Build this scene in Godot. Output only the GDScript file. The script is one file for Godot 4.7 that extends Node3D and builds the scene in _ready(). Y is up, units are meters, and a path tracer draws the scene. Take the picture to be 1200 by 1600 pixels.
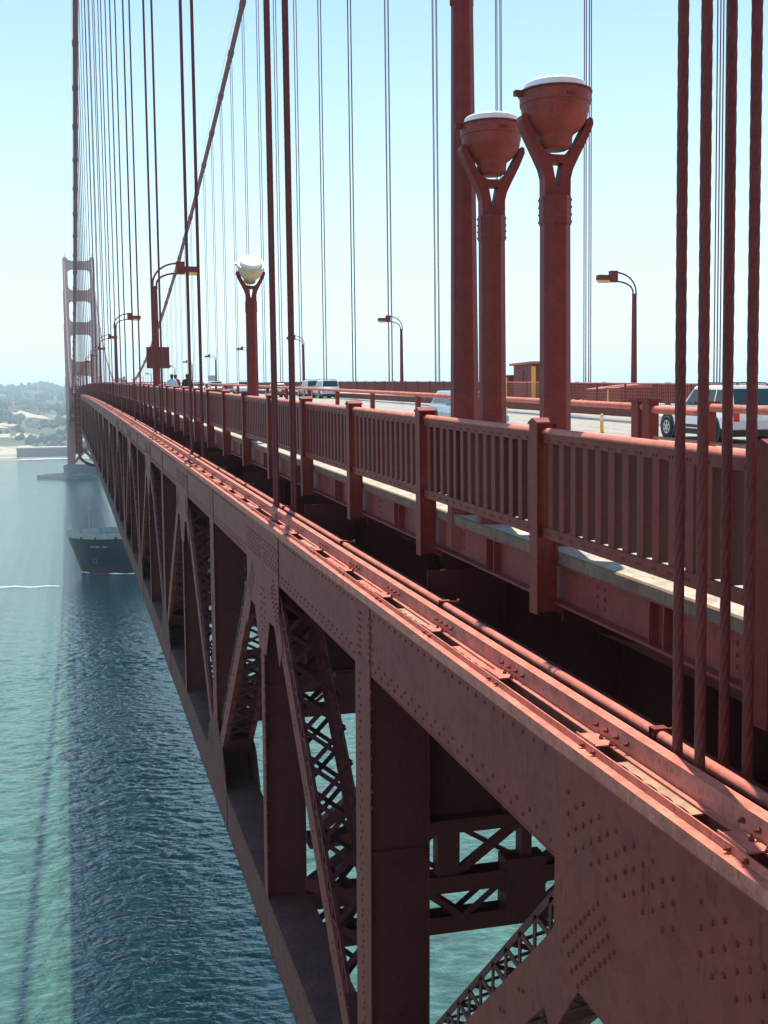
extends Node3D

# Forward coordinates used below: X to the right (west), Y up relative to the eye, Z ahead (south) along the bridge.
const H := 62.8            # eye above the water
const SLOPE := 0.0356      # grade of the deck at the near end; it crests at mid span
const ZP := 5.93           # first truss panel point with a gusset
const PANEL := 7.62
const ZEND := 1262.0

var M := {}
var counts := {}
var rng := RandomNumberGenerator.new()


class MB:
	var v := PackedVector3Array()
	var n := PackedVector3Array()
	var col := PackedColorArray()
	var ink := Color.WHITE
	var colored := false
	var xf := Transform3D.IDENTITY

	func tri(a: Vector3, b: Vector3, c: Vector3, na: Vector3, nb: Vector3, nc: Vector3) -> void:
		# front faces run clockwise
		var g := (b - a).cross(c - a)
		if g.dot(na + nb + nc) > 0.0:
			var t := b; b = c; c = t
			var tn := nb; nb = nc; nc = tn
		v.push_back(xf * a); v.push_back(xf * b); v.push_back(xf * c)
		n.push_back((xf.basis * na).normalized()); n.push_back((xf.basis * nb).normalized()); n.push_back((xf.basis * nc).normalized())
		if colored:
			col.push_back(ink); col.push_back(ink); col.push_back(ink)

	func quad(a: Vector3, b: Vector3, c: Vector3, d: Vector3, hint: Vector3) -> void:
		var g := (b - a).cross(c - a)
		if g.length_squared() < 1e-14: g = (c - a).cross(d - a)
		if g.dot(hint) < 0.0: g = -g
		g = g.normalized()
		tri(a, b, c, g, g, g)
		tri(a, c, d, g, g, g)

	func hexa(p: Array) -> void:
		# eight corners: bottom ring 0-3, top ring 4-7
		var m := Vector3.ZERO
		for q in p: m += q
		m /= 8.0
		for f in [[0, 1, 2, 3], [4, 5, 6, 7], [0, 1, 5, 4], [1, 2, 6, 5], [2, 3, 7, 6], [3, 0, 4, 7]]:
			var fc: Vector3 = (p[f[0]] + p[f[1]] + p[f[2]] + p[f[3]]) / 4.0
			quad(p[f[0]], p[f[1]], p[f[2]], p[f[3]], fc - m)

	func box(a: Vector3, b: Vector3) -> void:
		hexa([Vector3(a.x, a.y, a.z), Vector3(b.x, a.y, a.z), Vector3(b.x, a.y, b.z), Vector3(a.x, a.y, b.z),
			Vector3(a.x, b.y, a.z), Vector3(b.x, b.y, a.z), Vector3(b.x, b.y, b.z), Vector3(a.x, b.y, b.z)])

	# box in forward coordinates (Y not shifted): x0..x1, y0..y1, z0..z1 ahead
	func fbox(x0: float, x1: float, y0: float, y1: float, z0: float, z1: float) -> void:
		box(Vector3(x0, y0, -z1), Vector3(x1, y1, -z0))

	func beam(p: Vector3, q: Vector3, w: float, h: float, up := Vector3.UP) -> void:
		var d := (q - p).normalized()
		var s := d.cross(up).normalized() * w * 0.5
		var u := s.cross(d).normalized() * h * 0.5
		hexa([p - s - u, p + s - u, q + s - u, q - s - u, p - s + u, p + s + u, q + s + u, q - s + u])

	func tube(pts: Array, radii: Array, sides: int, caps := true) -> void:
		var rings := []
		var nrm := []
		var last_u := Vector3.ZERO
		for i in pts.size():
			var d: Vector3 = (pts[mini(i + 1, pts.size() - 1)] - pts[maxi(i - 1, 0)]).normalized()
			var ref := last_u
			if i == 0: ref = Vector3.RIGHT if absf(d.x) < 0.9 else Vector3.UP
			var u := (ref - d * ref.dot(d)).normalized()
			last_u = u
			var w := d.cross(u)
			var ring := []
			var nr := []
			for k in sides:
				var a := TAU * k / sides
				var o := u * cos(a) + w * sin(a)
				ring.push_back(pts[i] + o * radii[i]); nr.push_back(o)
			rings.push_back(ring); nrm.push_back(nr)
		for i in pts.size() - 1:
			for k in sides:
				var k2 := (k + 1) % sides
				tri(rings[i][k], rings[i][k2], rings[i + 1][k2], nrm[i][k], nrm[i][k2], nrm[i + 1][k2])
				tri(rings[i][k], rings[i + 1][k2], rings[i + 1][k], nrm[i][k], nrm[i + 1][k2], nrm[i + 1][k])
		if caps:
			for e in [0, pts.size() - 1]:
				var d2: Vector3 = (pts[1] - pts[0]) if e == 0 else (pts[e] - pts[e - 1])
				d2 = d2.normalized() * (-1.0 if e == 0 else 1.0)
				for k in sides:
					tri(pts[e], rings[e][k], rings[e][(k + 1) % sides], d2, d2, d2)

	# profile of (radius, height) turned about the y axis
	func lathe(prof: Array, seg: int, base := Vector3.ZERO, flat := false) -> void:
		for i in prof.size() - 1:
			var p: Vector2 = prof[i]
			var q: Vector2 = prof[i + 1]
			var t := q - p
			if t.length() < 1e-6: continue
			var nn := Vector2(t.y, -t.x).normalized()
			for k in seg:
				var a := TAU * k / seg
				var b := TAU * (k + 1) / seg
				var da := Vector3(cos(a), 0, sin(a))
				var db := Vector3(cos(b), 0, sin(b))
				var na := da * nn.x + Vector3.UP * nn.y
				var nb := db * nn.x + Vector3.UP * nn.y
				if flat:
					na = (na + nb).normalized(); nb = na
				var A := base + da * p.x + Vector3.UP * p.y
				var B := base + db * p.x + Vector3.UP * p.y
				var C := base + db * q.x + Vector3.UP * q.y
				var D := base + da * q.x + Vector3.UP * q.y
				if p.x > 1e-6: tri(A, B, C, na, nb, nb)
				if q.x > 1e-6: tri(A, C, D, na, nb, na)

	# flat plate: outline in two axes u, w round an origin, thickness along t
	func plate(poly: PackedVector2Array, o: Vector3, u: Vector3, w: Vector3, t: Vector3) -> void:
		var idx := Geometry2D.triangulate_polygon(poly)
		for i in range(0, idx.size(), 3):
			var a := o + u * poly[idx[i]].x + w * poly[idx[i]].y
			var b := o + u * poly[idx[i + 1]].x + w * poly[idx[i + 1]].y
			var c := o + u * poly[idx[i + 2]].x + w * poly[idx[i + 2]].y
			var nn := t.normalized()
			tri(a + t, b + t, c + t, nn, nn, nn)
			tri(a, b, c, -nn, -nn, -nn)
		var ccw := not Geometry2D.is_polygon_clockwise(poly)
		for i in poly.size():
			var p := poly[i]
			var q := poly[(i + 1) % poly.size()]
			var e := q - p
			var out := Vector2(e.y, -e.x) if ccw else Vector2(-e.y, e.x)
			var a := o + u * p.x + w * p.y
			var b := o + u * q.x + w * q.y
			quad(a, b, b + t, a + t, u * out.x + w * out.y)

	func mesh(m: Material) -> ArrayMesh:
		var a := []
		a.resize(Mesh.ARRAY_MAX)
		a[Mesh.ARRAY_VERTEX] = v
		a[Mesh.ARRAY_NORMAL] = n
		if colored: a[Mesh.ARRAY_COLOR] = col
		var r := ArrayMesh.new()
		r.add_surface_from_arrays(Mesh.PRIMITIVE_TRIANGLES, a)
		r.surface_set_material(0, m)
		return r


func camber(z: float) -> float:
	return SLOPE * z * (1.0 - z / 1280.0)

func V(x: float, y: float, z: float) -> Vector3:
	return Vector3(x, y + H, -z)

# a point of the bridge, lifted by the arch of the deck
func C(x: float, y: float, z: float) -> Vector3:
	return Vector3(x, y + H + camber(z), -z)

# frame that follows the deck at z
func F(x: float, y: float, z: float) -> Transform3D:
	var s := SLOPE * (1.0 - z / 640.0)
	return Transform3D(Basis(Vector3.RIGHT, atan(s)), C(x, y, z))

func U(x: float, y: float, z: float) -> Transform3D:
	return Transform3D(Basis.IDENTITY, C(x, y, z))

# long strip that follows the deck: polygon in (X, Y)
func strip(b: MB, poly: Array, z0: float, z1: float, step := PANEL, smooth := false) -> void:
	var k := poly.size()
	var area := 0.0
	for i in k: area += poly[i].cross(poly[(i + 1) % k])
	var sg := 1.0 if area > 0.0 else -1.0
	var en := []
	for i in k:
		var e: Vector2 = poly[(i + 1) % k] - poly[i]
		en.push_back(Vector2(e.y, -e.x).normalized() * sg)
	var cnt := maxi(1, int(ceil((z1 - z0) / step)))
	for j in cnt:
		var za := lerpf(z0, z1, float(j) / cnt)
		var zb := lerpf(z0, z1, float(j + 1) / cnt)
		for i in k:
			var p: Vector2 = poly[i]
			var q: Vector2 = poly[(i + 1) % k]
			var a := C(p.x, p.y, za)
			var a2 := C(q.x, q.y, za)
			var c2 := C(q.x, q.y, zb)
			var c1 := C(p.x, p.y, zb)
			if smooth:
				var n1: Vector2 = (en[i] + en[(i + k - 1) % k]).normalized()
				var n2: Vector2 = (en[i] + en[(i + 1) % k]).normalized()
				var N1 := Vector3(n1.x, n1.y, 0)
				var N2 := Vector3(n2.x, n2.y, 0)
				b.tri(a, a2, c2, N1, N2, N2)
				b.tri(a, c2, c1, N1, N2, N1)
			else:
				b.quad(a, a2, c2, c1, Vector3(en[i].x, en[i].y, 0))
	var pv := PackedVector2Array(poly)
	var idx := Geometry2D.triangulate_polygon(pv)
	for i in range(0, idx.size(), 3):
		for e in [0, 1]:
			var z := z0 if e == 0 else z1
			var nn := Vector3(0, 0, 1.0 if e == 0 else -1.0)
			b.tri(C(pv[idx[i]].x, pv[idx[i]].y, z), C(pv[idx[i + 1]].x, pv[idx[i + 1]].y, z), C(pv[idx[i + 2]].x, pv[idx[i + 2]].y, z), nn, nn, nn)

func rect(x0: float, x1: float, y0: float, y1: float) -> Array:
	return [Vector2(x0, y0), Vector2(x1, y0), Vector2(x1, y1), Vector2(x0, y1)]

func ring(cx: float, cy: float, rx: float, ry: float, k: int) -> Array:
	var r := []
	for i in k: r.push_back(Vector2(cx + rx * cos(TAU * i / k), cy + ry * sin(TAU * i / k)))
	return r


# ---- naming and tagging -------------------------------------------------------------------------
func numbered(called: String, parent: Node) -> String:
	var key := str(parent.get_instance_id()) + called
	var k: int = counts.get(key, 0)
	counts[key] = k + 1
	return called if k == 0 else "%s_%03d" % [called, k]

func put(o: Node3D, called: String, parent: Node = null) -> Node3D:
	if parent == null: parent = self
	o.name = numbered(called, parent)
	parent.add_child(o, true)
	return o

func tag(o: Node, label: String, category: String, group := "", kind := "") -> Node:
	if label: o.set_meta("label", label)
	if category: o.set_meta("category", category)
	if group: o.set_meta("group", group)
	if kind: o.set_meta("kind", kind)
	return o

func thing(called: String, label: String, category: String, at: Vector3, group := "") -> Node3D:
	var o := Node3D.new()
	o.position = at
	put(o, called)
	tag(o, label, category, group)
	return o

# a mesh in world coordinates, as a child of a node that stands at some place
func part(called: String, me: Mesh, parent: Node3D = null, xf := Transform3D.IDENTITY, world := true) -> MeshInstance3D:
	var o := MeshInstance3D.new()
	o.mesh = me
	put(o, called, parent)
	if parent != null and world:
		o.transform = parent.global_transform.affine_inverse() * xf
	else:
		o.transform = xf
	return o

func build(called: String, b: MB, m: Material, parent: Node3D = null, xf := Transform3D.IDENTITY, world := true) -> MeshInstance3D:
	return part(called, b.mesh(m), parent, xf, world)

func stuff(o: Node) -> Node:
	o.set_meta("kind", "stuff")
	return o

func structure(o: Node) -> Node:
	o.set_meta("kind", "structure")
	return o

func many(called: String, me: Mesh, xfs: Array, parent: Node3D) -> MultiMeshInstance3D:
	var mm := MultiMesh.new()
	mm.transform_format = MultiMesh.TRANSFORM_3D
	mm.mesh = me
	mm.instance_count = xfs.size()
	for i in xfs.size(): mm.set_instance_transform(i, xfs[i])
	var o := MultiMeshInstance3D.new()
	o.multimesh = mm
	put(o, called, parent)
	if parent: o.transform = parent.global_transform.affine_inverse()
	o.set_meta("kind", "stuff")
	return o

func ordinal(k: int) -> String:
	var w := ["first", "second", "third", "fourth", "fifth", "sixth", "seventh", "eighth", "ninth", "tenth", "eleventh", "twelfth"]
	if k < w.size(): return w[k]
	var i := k + 1
	var e := "th"
	if i % 100 < 11 or i % 100 > 13:
		if i % 10 == 1: e = "st"
		elif i % 10 == 2: e = "nd"
		elif i % 10 == 3: e = "rd"
	return str(i) + e


# ---- materials ----------------------------------------------------------------------------------
func fbm(seed_: int, freq: float, oct := 5, kind := FastNoiseLite.TYPE_SIMPLEX_SMOOTH) -> FastNoiseLite:
	var f := FastNoiseLite.new()
	f.seed = seed_; f.frequency = freq; f.noise_type = kind
	f.fractal_type = FastNoiseLite.FRACTAL_FBM; f.fractal_octaves = oct
	return f

func noise_image(seed_: int, size: int, freq: float, oct: int) -> Image:
	return fbm(seed_, freq, oct).get_seamless_image(size, size)

# grey paint wear: broad fading, speckle, chalky runs down the steel
func wear_texture(seed_: int, lo: float, hi: float, run: float) -> ImageTexture:
	var s := 768
	var a := noise_image(seed_, s, 0.004, 5)
	var b := noise_image(seed_ + 7, s, 0.07, 3)
	var c := noise_image(seed_ + 13, s, 0.02, 3)
	var d := noise_image(seed_ + 29, s, 0.011, 4)
	var im := Image.create(s, s, false, Image.FORMAT_RGB8)
	for y in s:
		for x in s:
			var st := c.get_pixel((x * 3) % s, int(y / 12.0)).r
			var t := 0.62 * a.get_pixel(x, y).r + 0.18 * b.get_pixel(x, y).r + 0.2 * lerpf(0.5, st, run)
			var g := lerpf(lo, hi, clampf(t * 1.8 - 0.42, 0, 1)) * 0.95
			var k := Color(g, g, g)
			var dd := d.get_pixel(x, y).r
			var bb := b.get_pixel((x + 91) % s, (y * 2) % s).r
			# old touch-up coats, rust runs and salt bloom
			if dd > 0.60: k = k * Color(0.95, 0.91, 0.91)
			if run > 0.2 and dd < 0.36: k = k.lerp(k * Color(0.86, 0.76, 0.70), clampf((0.36 - dd) * 9.0, 0, 1) * smoothstep(0.45, 0.7, st))
			if bb > 0.78: k = k * Color(0.88, 0.83, 0.81)
			if bb < 0.17: k = k.lerp(Color(1, 1, 1), 0.4)
			im.set_pixel(x, y, k)
	return ImageTexture.create_from_image(im)

func bump_texture(seed_: int, size: int, freq: float, oct: int, strength: float) -> ImageTexture:
	var im := noise_image(seed_, size, freq, oct)
	im.convert(Image.FORMAT_RGB8)
	im.bump_map_to_normal_map(strength)
	return ImageTexture.create_from_image(im)

func mat(called: String, lin: Color, rough: float, tex: Texture2D = null, scale := 1.0, nrm: Texture2D = null, nscale := 1.0) -> StandardMaterial3D:
	var m := StandardMaterial3D.new()
	m.resource_name = called
	m.albedo_color = lin.linear_to_srgb()
	m.roughness = rough
	m.cull_mode = BaseMaterial3D.CULL_DISABLED
	if called.contains("red") or called.contains("paint") or called.contains("bowl") or called == "primer" or called == "far_red": m.metallic_specular = 0.36
	if tex or nrm:
		m.uv1_triplanar = true
		m.uv1_world_triplanar = true
		m.uv1_scale = Vector3.ONE * scale
	if tex: m.albedo_texture = tex
	if nrm:
		m.normal_enabled = true
		m.normal_texture = nrm
		m.normal_scale = nscale
	M[called] = m
	return m

func materials() -> void:
	var wear := wear_texture(3, 0.89, 1.0, 0.8)
	var wear2 := wear_texture(19, 0.80, 1.0, 0.3)
	var grain := bump_texture(5, 256, 0.08, 4, 1.4)
	mat("red_paint", Color(0.275, 0.048, 0.039), 0.6, wear, 0.31, grain, 0.10)
	mat("rivet_paint", Color(0.225, 0.036, 0.028), 0.6, wear, 0.9)
	mat("red_paint_fine", Color(0.245, 0.038, 0.029), 0.58, wear, 0.9, grain, 0.10)
	mat("faded_sunlit_paint", Color(0.72, 0.225, 0.160), 0.6, wear2, 0.8, grain, 0.10)  # top faces: chalky fading, with sunlight put into the colour as well
	mat("baked_shade_paint", Color(0.135, 0.024, 0.022), 0.6, wear, 0.31)  # same red darkened: shade inside the truss put into the colour
	mat("baked_shade_fine", Color(0.10, 0.018, 0.016), 0.6, wear, 0.9)  # darker still: shade between the balusters put into the colour
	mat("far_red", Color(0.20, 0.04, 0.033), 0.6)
	mat("rope_red", Color(0.205, 0.045, 0.040), 0.6, wear, 1.7)
	mat("cable_red", Color(0.22, 0.05, 0.044), 0.6)
	mat("post_paint", Color(0.25, 0.036, 0.029), 0.55, wear, 0.9)
	mat("undercoat", Color(0.46, 0.27, 0.17), 0.7, wear2, 2.0)
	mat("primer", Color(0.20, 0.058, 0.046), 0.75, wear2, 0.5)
	mat("concrete", Color(0.50, 0.46, 0.38), 0.85, wear2, 0.45, grain, 0.10)
	mat("old_concrete", Color(0.26, 0.165, 0.115), 0.9, wear2, 0.7, grain, 0.10)
	mat("asphalt", Color(0.34, 0.32, 0.28), 0.85, wear, 0.17, grain, 0.10)
	mat("tar", Color(0.09, 0.085, 0.08), 0.8)
	mat("white_line", Color(0.75, 0.74, 0.70), 0.7)
	mat("yellow", Color(0.80, 0.46, 0.04), 0.5)
	mat("bowl_paint", Color(0.40, 0.080, 0.060), 0.55, wear2, 0.9)
	mat("cream_bowl", Color(0.62, 0.50, 0.36), 0.4)
	mat("lens", Color(0.82, 0.84, 0.84), 0.25)
	mat("amber", Color(0.80, 0.50, 0.12), 0.3)
	mat("rubber", Color(0.018, 0.018, 0.018), 0.85)
	mat("black", Color(0.02, 0.02, 0.022), 0.6)
	mat("glass_dark", Color(0.02, 0.03, 0.035), 0.05)
	mat("chrome", Color(0.6, 0.6, 0.62), 0.2).metallic = 1.0
	mat("alloy", Color(0.55, 0.56, 0.58), 0.35).metallic = 0.6
	mat("lamp_red", Color(0.55, 0.03, 0.02), 0.2)
	mat("plate_white", Color(0.7, 0.7, 0.68), 0.4)
	mat("bare", Color(0.42, 0.43, 0.44), 0.5).metallic = 0.5
	mat("navy_hull", Color(0.006, 0.009, 0.014), 0.4, wear2, 0.06)
	mat("red_hull", Color(0.11, 0.025, 0.022), 0.6, wear2, 0.06)
	mat("cream", Color(0.55, 0.54, 0.46), 0.6, wear, 0.08)
	mat("ship_grey", Color(0.22, 0.26, 0.28), 0.7)
	mat("brick_far", Color(0.11, 0.055, 0.045), 0.9)
	mat("stone_far", Color(0.40, 0.36, 0.30), 0.9)
	mat("pier_concrete", Color(0.33, 0.30, 0.26), 0.9, wear2, 0.03)
	mat("tower_red", Color(0.40, 0.11, 0.085), 0.65)
	mat("foam", Color(0.82, 0.85, 0.85), 0.9)
	mat("wood_dark", Color(0.045, 0.062, 0.042), 0.9)

func _ready() -> void:
	rng.seed = 20
	# ---- camera
	var cam := Camera3D.new()
	var yaw := 0.2631
	var pitch := -0.0836
	var roll := -0.0126
	var f := Vector3(sin(yaw) * cos(pitch), sin(pitch), cos(yaw) * cos(pitch))
	var r := Vector3(cos(yaw), 0, -sin(yaw))
	var u := f.cross(r)
	var r2 := r * cos(roll) + u * sin(roll)
	var u2 := u * cos(roll) - r * sin(roll)
	cam.transform = Transform3D(Basis(Vector3(r2.x, r2.y, -r2.z), Vector3(u2.x, u2.y, -u2.z), Vector3(-f.x, -f.y, f.z)).orthonormalized(), Vector3(0, H, 0))
	cam.fov = rad_to_deg(2.0 * atan(800.0 / 1836.0))
	cam.near = 0.05
	cam.far = 40000.0
	add_child(cam)
	cam.current = true
	# ---- sky, air, exposure
	var we := WorldEnvironment.new()
	var env := Environment.new()
	var sky := Sky.new()
	var sm := ProceduralSkyMaterial.new()
	sm.sky_top_color = Color(0.065, 0.26, 0.54).linear_to_srgb()
	sm.sky_horizon_color = Color(0.77, 0.935, 0.925).linear_to_srgb()
	sm.sky_curve = 0.208
	sm.ground_bottom_color = Color(0.05, 0.10, 0.10).linear_to_srgb()
	sm.ground_horizon_color = Color(0.45, 0.58, 0.62).linear_to_srgb()
	sm.sun_angle_max = 12.0
	sm.sun_curve = 0.12
	sky.sky_material = sm
	env.background_mode = Environment.BG_SKY
	env.sky = sky
	env.ambient_light_source = Environment.AMBIENT_SOURCE_SKY
	env.tonemap_mode = Environment.TONE_MAPPER_LINEAR
	env.tonemap_exposure = 1.8
	env.fog_enabled = true
	env.fog_density = 0.00023
	env.fog_light_color = Color(0.72, 0.91, 1.0).linear_to_srgb()
	env.sdfgi_enabled = true
	env.ssao_enabled = true
	env.ssil_enabled = true
	we.environment = env
	add_child(we)
	# ---- sun: high, ahead and a little to the right
	var sun := DirectionalLight3D.new()
	var az := deg_to_rad(13.6)
	var el := deg_to_rad(72.3)
	var to_sun := Vector3(sin(az) * cos(el), sin(el), -cos(az) * cos(el))
	sun.transform = Transform3D(Basis.looking_at(-to_sun, Vector3.RIGHT), Vector3(0, 400, 0))
	sun.light_energy = 1.6
	sun.light_color = Color(1.0, 0.955, 0.88)
	sun.light_angular_distance = 0.5
	sun.shadow_enabled = true
	add_child(sun)

	materials()
	water()
	land()
	tower()
	near_tower()
	cables()
	deck()
	east_truss()
	west_truss()
	floor_system()
	ropes()
	east_railing()
	handrail()
	west_side()
	lamps()
	traffic()
	people()
	ship()
	traveler()


# ---- water --------------------------------------------------------------------------------------
func water() -> void:
	var zs := PackedFloat32Array()
	var z := -260.0
	while z < 84.0:
		zs.push_back(z); z += 8.0
	while z < 300.0:
		zs.push_back(z); z += 0.46
	var dz := 0.46
	while z < 26000.0:
		zs.push_back(z); dz *= 1.018; z += dz
	var xs := PackedFloat32Array()
	var x := -46.0
	while x < 84.0:
		xs.push_back(x); x += 0.5
	var dx := 0.5
	while x < 14000.0:
		xs.push_back(x); dx *= 1.10; x += dx
	x = -46.0
	dx = 0.5
	var left := []
	while x > -14000.0:
		dx *= 1.10; x -= dx; left.push_back(x)
	left.reverse()
	var all := PackedFloat32Array(left)
	all.append_array(xs)
	xs = all
	var na := fbm(11, 0.24, 3)
	var nb := fbm(12, 0.8, 2)
	var nc := fbm(17, 0.018, 2)
	var nd := fbm(18, 0.085, 2)
	var cols := xs.size()
	var rows := zs.size()
	var hs := PackedFloat32Array()
	hs.resize(cols * rows)
	for j in rows:
		var zz := zs[j]
		var cell := zs[mini(j + 1, rows - 1)] - zz
		var fa := clampf(1.6 - cell / 1.8, 0.0, 1.0)
		var fb := clampf(1.5 - cell / 0.9, 0.0, 1.0)
		for i in cols:
			var xx := xs[i]
			var cx := absf(xs[mini(i + 1, cols - 1)] - xx)
			var ga := fa * clampf(1.8 - cx / 3.0, 0.0, 1.0)
			var gb := fb * clampf(1.6 - cx / 1.2, 0.0, 1.0)
			var h := 0.0
			if ga > 0.0:
				var gust := 0.75 + 0.6 * nc.get_noise_2d(xx, zz)
				var a := na.get_noise_2d(xx * 0.62 + zz * 0.12, zz)
				h = ga * gust * (0.165 * (1.0 - 2.0 * absf(a)) + 0.12 * a + 0.16 * nd.get_noise_2d(xx * 0.5, zz))
				if gb > 0.0: h += gb * gust * 0.06 * nb.get_noise_2d(xx * 0.7, zz)
			hs[j * cols + i] = h - 0.25
	var v := PackedVector3Array()
	var n := PackedVector3Array()
	var idx := PackedInt32Array()
	v.resize(cols * rows)
	n.resize(cols * rows)
	for j in rows:
		for i in cols:
			var i0 := maxi(i - 1, 0)
			var i1 := mini(i + 1, cols - 1)
			var j0 := maxi(j - 1, 0)
			var j1 := mini(j + 1, rows - 1)
			v[j * cols + i] = Vector3(xs[i], hs[j * cols + i], -zs[j])
			var gx := (hs[j * cols + i1] - hs[j * cols + i0]) / (xs[i1] - xs[i0])
			var gz := (hs[j1 * cols + i] - hs[j0 * cols + i]) / (zs[j1] - zs[j0])
			n[j * cols + i] = Vector3(-gx, 1.0, gz).normalized()
	for j in rows - 1:
		for i in cols - 1:
			var a := j * cols + i
			idx.append_array(PackedInt32Array([a, a + cols, a + 1, a + 1, a + cols, a + cols + 1]))
	var arr := []
	arr.resize(Mesh.ARRAY_MAX)
	arr[Mesh.ARRAY_VERTEX] = v
	arr[Mesh.ARRAY_NORMAL] = n
	arr[Mesh.ARRAY_INDEX] = idx
	var me := ArrayMesh.new()
	me.add_surface_from_arrays(Mesh.PRIMITIVE_TRIANGLES, arr)
	var tint := wear_texture(41, 0.62, 1.0, 0.0)
	var m := mat("bay_water", Color(0.062, 0.160, 0.124), 0.11, tint, 0.011, bump_texture(23, 512, 0.022, 5, 6.0), 1.0)
	m.normal_scale = 0.55
	m.uv1_scale = Vector3(0.05, 0.05, 0.085)
	me.surface_set_material(0, m)
	structure(part("water", me))
	# a streak of foam that an earlier wake left on the sunlit water
	var b := MB.new()
	var k := 46
	var ww := []
	for i in k + 1:
		var t := float(i) / k
		var wx := lerpf(-46.0, -4.0, t)
		var wz := 455.0 + 3.0 * sin(t * 5.0) + 1.2 * sin(t * 23.0)
		var wd := (0.35 + 0.5 * absf(sin(t * 37.0)) + 0.4 * absf(sin(t * 61.0))) * (1.0 - 0.6 * t)
		ww.push_back([wx, wz, wd])
	for i in k:
		var p = ww[i]
		var q = ww[i + 1]
		b.quad(Vector3(p[0], 0.22, -p[1] + p[2]), Vector3(q[0], 0.22, -q[1] + q[2]), Vector3(q[0], 0.22, -q[1] - q[2]), Vector3(p[0], 0.22, -p[1] - p[2]), Vector3.UP)
	tag(stuff(build("wake_foam", b, M.foam)), "thin white streak of foam across the sunlit water", "foam")


# ---- the far shore ------------------------------------------------------------------------------
func ground_height(x: float, z: float, n1: FastNoiseLite, n2: FastNoiseLite) -> float:
	var s := z - (1862.0 + 18.0 * sin(x * 0.013) - clampf(x, -400.0, 0.0) * 0.06)
	if s < 0.0: return maxf(-3.0, s * 0.12)
	var bluff := 30.0 * smoothstep(55.0, 210.0, s + 60.0 * n1.get_noise_2d(x * 1.5, z))
	var hill := 46.0 * smoothstep(150.0, 800.0, s) + 92.0 * smoothstep(700.0, 3100.0, s)
	var h := 2.6 + bluff + hill + (22.0 + s * 0.008) * n1.get_noise_2d(x, z) * smoothstep(120.0, 500.0, s) + 5.0 * n2.get_noise_2d(x, z) * smoothstep(60.0, 260.0, s)
	if x > 150.0: h = lerpf(h, h * 0.7, smoothstep(150.0, 500.0, x))
	return maxf(h, 2.0)

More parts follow.
